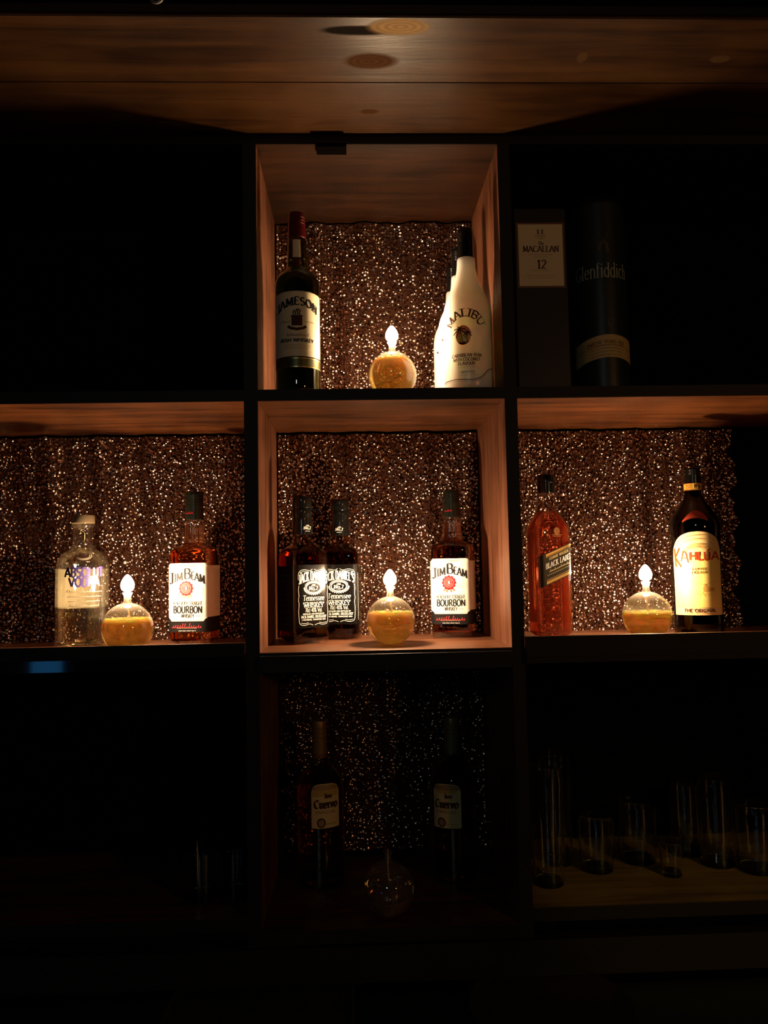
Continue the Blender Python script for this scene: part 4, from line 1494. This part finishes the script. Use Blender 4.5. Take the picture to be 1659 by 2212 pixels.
make_jameson()
mal = [('white rum bottle at the front of its row, palm emblem fully in view', 1.45),
       ('white rum bottle in the middle of the row behind the front one', 1.542),
       ('white rum bottle rearmost in its row, nearest the sequin curtain', 1.634)]
for lb, Y in mal:
    make_malibu(lb, Y, 1014, 1.45)
make_jd('square black-labelled whiskey bottle in front, turned to show its dark left side', 656, 1.572, 34)
make_jd('square black-labelled whiskey bottle standing behind and right of its twin', 739, 1.655, -6)
make_jb('amber bourbon bottle with white label and red seal in the middle cubby', 982, 1.640, -17)
make_jb('amber bourbon bottle with white label and red seal in the left cubby', 421, 1.585, -11)
make_absolut()
make_jw()
make_kahlua()
make_cuervo('tequila bottle with orange-lit label, left one in the dark lower middle cubby', 694, 1.615, 17, pr('bronze_cap', (.30, .16, .05), .4, .4))
make_cuervo('tequila bottle with dim greenish label, right one in the dark lower middle cubby', 982, 1.615, -22, pr('bronze_green_cap', (.22, .18, .06), .4, .4))


# ------------------------------------------------------------------ the boxed and tubed whiskies in the dark top right cubby
def whisky_box():
    Y = 1.432
    a = at(1113, 560, Y)
    b = at(1224, 556, Y)
    cx, W = (a.x + b.x) / 2, b.x - a.x
    t = thing('whisky_box', 'dark upright whisky gift box with framed cream label in the top right cubby', 'box', (cx, Y, F_TOP))
    h = at(1168, 452, Y).z - F_TOP
    box('carton', -W / 2, W / 2, 0, W * .95, 0, h, pr('dark_red_black_card', (.009, .004, .0035), .45, noise=.2), t, bevel=.0012)
    lid = box('flap', -W / 2 + .002, W / 2 - .002, .002, W * .95 - .002, h, h + .0015, pr('dark_red_black_card', (0, 0, 0)), t)
    S = lambda u, v, e: (u, -e, v)
    s = Y / FPX
    v = lambda y: at(1168, y, Y).z - F_TOP
    p = Print()
    x0, x1 = -W / 2 + 4 * s, W / 2 - 4 * s
    p.band(x0, x1, v(622), v(481), 1, 6, 0)
    p.band(x0 + 4 * s, x1 - 4 * s, v(618), v(485), 0, 6, 1)
    px = lambda n: n * s
    # small building emblem
    for q in (-5, 4.5):
        p.line([(px(q), v(499)), (px(q), v(505))], px(3.2), 3, 2)
        p.line([(px(q - 2.5), v(499)), (px(q), v(495.5)), (px(q + 2.5), v(499))], px(1.2), 3, 2)
    p.line([(px(-9), v(506)), (px(10), v(506))], px(1.6), 2, 2)
    p.tiny(0, v(510.5), px(26), px(2), 2, 31, 2)
    p.line([(px(-13), v(511.5)), (px(13), v(511.5))], px(.8), 2, 2)
    p.scribble(0, v(516), px(14), px(3), 2, 3, px(.8), 2, 6)
    p.text('The', 0, v(529), px(7), 3, px(13), T=.18, t=.08, slant=.2, lift=2) if 'T' in G else None
    p.text('MACALLAN', 0, v(544), px(13), 3, px(80), T=.19, t=.06, lift=2)
    p.tiny(0, v(551), px(54), px(1.8), 2, 5, 2)
    p.tiny(0, v(556), px(30), px(1.4), 2, 6, 2)
    p.text('12', px(1), v(580), px(19), 3, px(20), T=.2, t=.07, lift=2)
    p.tiny(0, v(585), px(44), px(1.4), 2, 7, 2)
    p.tiny(0, v(596), px(66), px(1.4), 2, 8, 2)
    p.tiny(0, v(601), px(60), px(1.4), 2, 9, 2)
    p.build('label', S, [pr('box_cream_label', (.80, .64, .36), .5), pr('brown_frame', (.18, .07, .03), .5), pr('label_tan_print', (.50, .32, .15), .5), pr('dark_maroon_ink', (.10, .03, .03), .5)], t)
    q = Print()
    for k, y in enumerate((774, 786, 793, 800)):
        q.tiny(px(2), v(y), px(96), px(2.0), 0, 50 + k)
    q.build('small_print', S, [pr('dull_silver_print', (.10, .09, .08), .5)], t)


whisky_box()


def whisky_tube():
    fr = Frame(1304, 1.475, F_TOP)
    t = thing('whisky_tube', 'dark green cylinder gift tube with wavy tan band in the top right cubby', 'tube', fr.base, math.radians(-8))
    px, v = fr.w, fr.v
    R = px(58)
    rg = [(0, R * .97, R * .97, 2), (.0015, R, R, 2), (v(462), R, R, 2)]
    loft('tube', rg, pr('deep_green_card', (.010, .018, .013), .4, noise=.2), t, 56)
    lathe('lid', [(v(462), 0), (v(462), R * 1.012), (v(450), R * 1.012), (v(448), R * .99), (v(447), R * .9), (v(448.5), R * .88), (v(448.5), 0)], pr('black_metal_lid', (.012, .012, .012), .3, .5), t, 56)
    S = surf_round(rg)
    v = lambda y: fr.fv(y, R)
    p = Print()
    p.text('Glenfiddich', px(-4), v(598), px(31), 0, px(124), T=.10, t=.045, gap=.10)
    inks = [pr('silver_green_print', (.42, .46, .34), .45), pr('dull_bronze_print', (.09, .05, .03), .5, .3), pr('tan_band', (.62, .42, .16), .5), pr('dim_gray_print', (.06, .05, .05), .5), pr('tube_brown_ink', (.20, .10, .03), .5)]
    p.build('name_print', S, inks, t, eps=.0002)
    # antlered stag head
    p = Print()
    p.line([(px(-8), v(540)), (px(-4), v(525)), (px(2), v(520)), (px(8), v(526)), (px(10), v(545))], px(7), 1, 1)
    for sg in (-1, 1):
        p.line([(px(2), v(520)), (px(2 + sg * 7), v(510)), (px(2 + sg * 9), v(500))], px(1.6), 1, 1)
        p.line([(px(2 + sg * 7), v(510)), (px(2 + sg * 13), v(506))], px(1.3), 1, 1)
    p.build('stag_emblem', S, inks, t, eps=.0002)
    p = Print()
    p.line([(px(-28), v(622)), (px(0), v(616)), (px(30), v(622))], px(1.0), 3, 1)
    p.tiny(0, v(621), px(30), px(2), 3, 5)
    p.build('small_print', S, inks, t, eps=.0002)
    p = Print()
    p.text('12', px(10), v(703), px(16), 3, px(15), T=.2, t=.08)
    p.build('age_print', S, inks, t, eps=.0002)
    p = Print()
    wv = lambda u: px(9) * math.cos((u - px(8)) / px(36))
    p.band(-R * 1.45, R * 1.45, lambda u: v(777) + wv(u) - px(3), lambda u: v(731) + wv(u), 2, 44, 1, 3)
    for k, d in enumerate((0, 10, 17, 24, 31)):
        if k == 0:
            p.text('TWELVE YEARS OLD', px(0), v(749), px(7), 4, px(84), T=.2, t=.11, lift=2, warp=lambda u, vv: (u, vv + wv(u) - px(1)))
        else:
            pr_ = Print()
            pr_.tiny(0, v(749 + d - 5), px(80 - 4 * k), px(1.8), 4, 60 + k, 2)
            p.polys += [([(u, vv + wv(u)) for u, vv in pts], mi, lf) for pts, mi, lf in pr_.polys]
    p.line([(u, v(754) + wv(u)) for u in np.linspace(-R * 1.2, R * 1.2, 30)], px(.9), 4, 2)
    p.build('band', S, inks, t, eps=.0002)
    p = Print()
    p.tiny(px(6), v(800), px(18), px(3), 3, 70)
    p.build('small_print', S, inks, t, eps=.0002)


whisky_tube()


# ------------------------------------------------------------------ glasses in the dark lower cubbies
def glass(kind, label, px, Y, floor, r0, r1, h, cat='glass', group=None):
    fr = Frame(px, Y, floor)
    t = thing(kind, label, cat, fr.base, 0, group or ('clear glasses in the lower right cubby' if px > 900 else 'clear glasses in the lower left cubby'))
    wl = .0016
    prof = [(0, 0), (0, r0 * .9), (.0015, r0)]
    for i in range(1, 9):
        k = i / 8
        prof.append((h * k * .995 + .0015, r0 + (r1 - r0) * k))
    prof += [(h + .0022, r1 - wl * .5), (h + .0015, r1 - wl)]
    for i in range(7, -1, -1):
        k = i / 8
        prof.append((max(.010, h * k * .995 + .0015), r0 + (r1 - r0) * k - wl))
    prof += [(.010, 0)]
    g = lathe('bowl', prof, liquid('drinking_glass', (0, 0, 0), 1.45), t, 40)
    return t


glass('pint_glass', 'tall pint glass nearest the post in the dark lower right cubby', 1186, 1.50, F_LOW, .027, .036, .215)
glass('pint_glass', 'tall pint glass behind the one nearest the post, lower right cubby', 1206, 1.60, F_LOW, .027, .036, .215)
glass('tumbler', 'short tumbler right of the tall pint glasses, lower right cubby', 1290, 1.56, F_LOW, .030, .036, .105)
glass('tumbler', 'short tumbler in the middle of the lower right cubby', 1378, 1.60, F_LOW, .034, .041, .120)
glass('shot_glass', 'small shot glass in front of the tumblers in the lower right cubby', 1452, 1.52, F_LOW, .018, .023, .062)
glass('highball_glass', 'straight highball glass behind the small shot glass, lower right cubby', 1482, 1.63, F_LOW, .030, .033, .140)
glass('highball_glass', 'straight highball glass over the yellow-lit patch of the lower right cubby', 1550, 1.57, F_LOW, .033, .036, .165)
glass('tumbler', 'short tumbler at the right edge of the lower right cubby', 1636, 1.53, F_LOW, .032, .038, .125)
glass('tumbler', 'short tumbler left of the shelf post in the dark lower left cubby', 508, 1.50, F_LOW, .030, .036, .090)
glass('tumbler', 'short tumbler second from the shelf post in the dark lower left cubby', 436, 1.49, F_LOW, .030, .036, .090)

# ------------------------------------------------------------------ the counter under the shelving
CZ = -0.712
counter = box('bar_counter', -1.0, 1.3, 0.62, 1.388, CZ - .04, CZ, pr('black_counter_top', (.012, .011, .011), .32, noise=.4, nscale=25), bevel=.003)
counter['label'] = 'black bar counter running along under the shelving'
counter['category'] = 'counter'


def bar_mat():
    a, b = atz(405, 2100, CZ), atz(760, 2108, CZ)
    y1 = (a.y + b.y) / 2
    t = thing('bar_mat', 'flat rectangular dark bar mat with a raised rim on the counter', 'mat', ((a.x + b.x) / 2, y1 - .11, CZ))
    W, D = (b.x - a.x) / 2, .11
    box('pad', -W, W, -D, D, 0, .004, pr('rubber_green_black', (.020, .022, .016), .6, noise=.3, nscale=300), t)
    bm = bmesh.new()
    rim = pr('rubber_rim', (.045, .042, .036), .45)
    for (x0, x1, y0, y1_) in ((-W - .006, W + .006, D, D + .006), (-W - .006, W + .006, -D - .006, -D), (-W - .006, -W, -D, D), (W, W + .006, -D, D)):
        r = bmesh.ops.create_cube(bm, size=1.0)
        for v in r['verts']:
            v.co = Vector((x0 + (v.co.x + .5) * (x1 - x0), y0 + (v.co.y + .5) * (y1_ - y0), (v.co.z + .5) * .009))
    me = bpy.data.meshes.new('rim')
    bm.to_mesh(me)
    bm.free()
    link('rim', me, rim, t)


bar_mat()
c = atz(1190, 2190, CZ)
tr = lathe('serving_tray', [(0, 0), (0, .105), (.002, .115), (.016, .128), (.0165, .1295), (.0155, .1285), (.003, .112), (.002, 0)], pr('black_red_tray', (.025, .010, .009), .4, noise=.3, nscale=60), None, 56)
tr.location = c
tr['label'] = 'round dark tray lying on the counter below the right cubby'
tr['category'] = 'tray'

# small curled hook on the dark board over the soffit
hp = at(345, 6, front_y - .020)
pts = []
for i in range(19):
    a = math.radians(100 + i * 13)
    pts.append((.010 * math.cos(a), -.006 - .0006 * i, .012 * math.sin(a) + .002))
hk = tube('hook', [(-.0017, 0.0, .014)] + pts, .0022, pr('old_nickel', (.36, .35, .28), .4, .7), None, 10)
hk.location = hp
hk['label'] = 'small curled metal hook on the dark board above the soffit'
hk['category'] = 'hook'
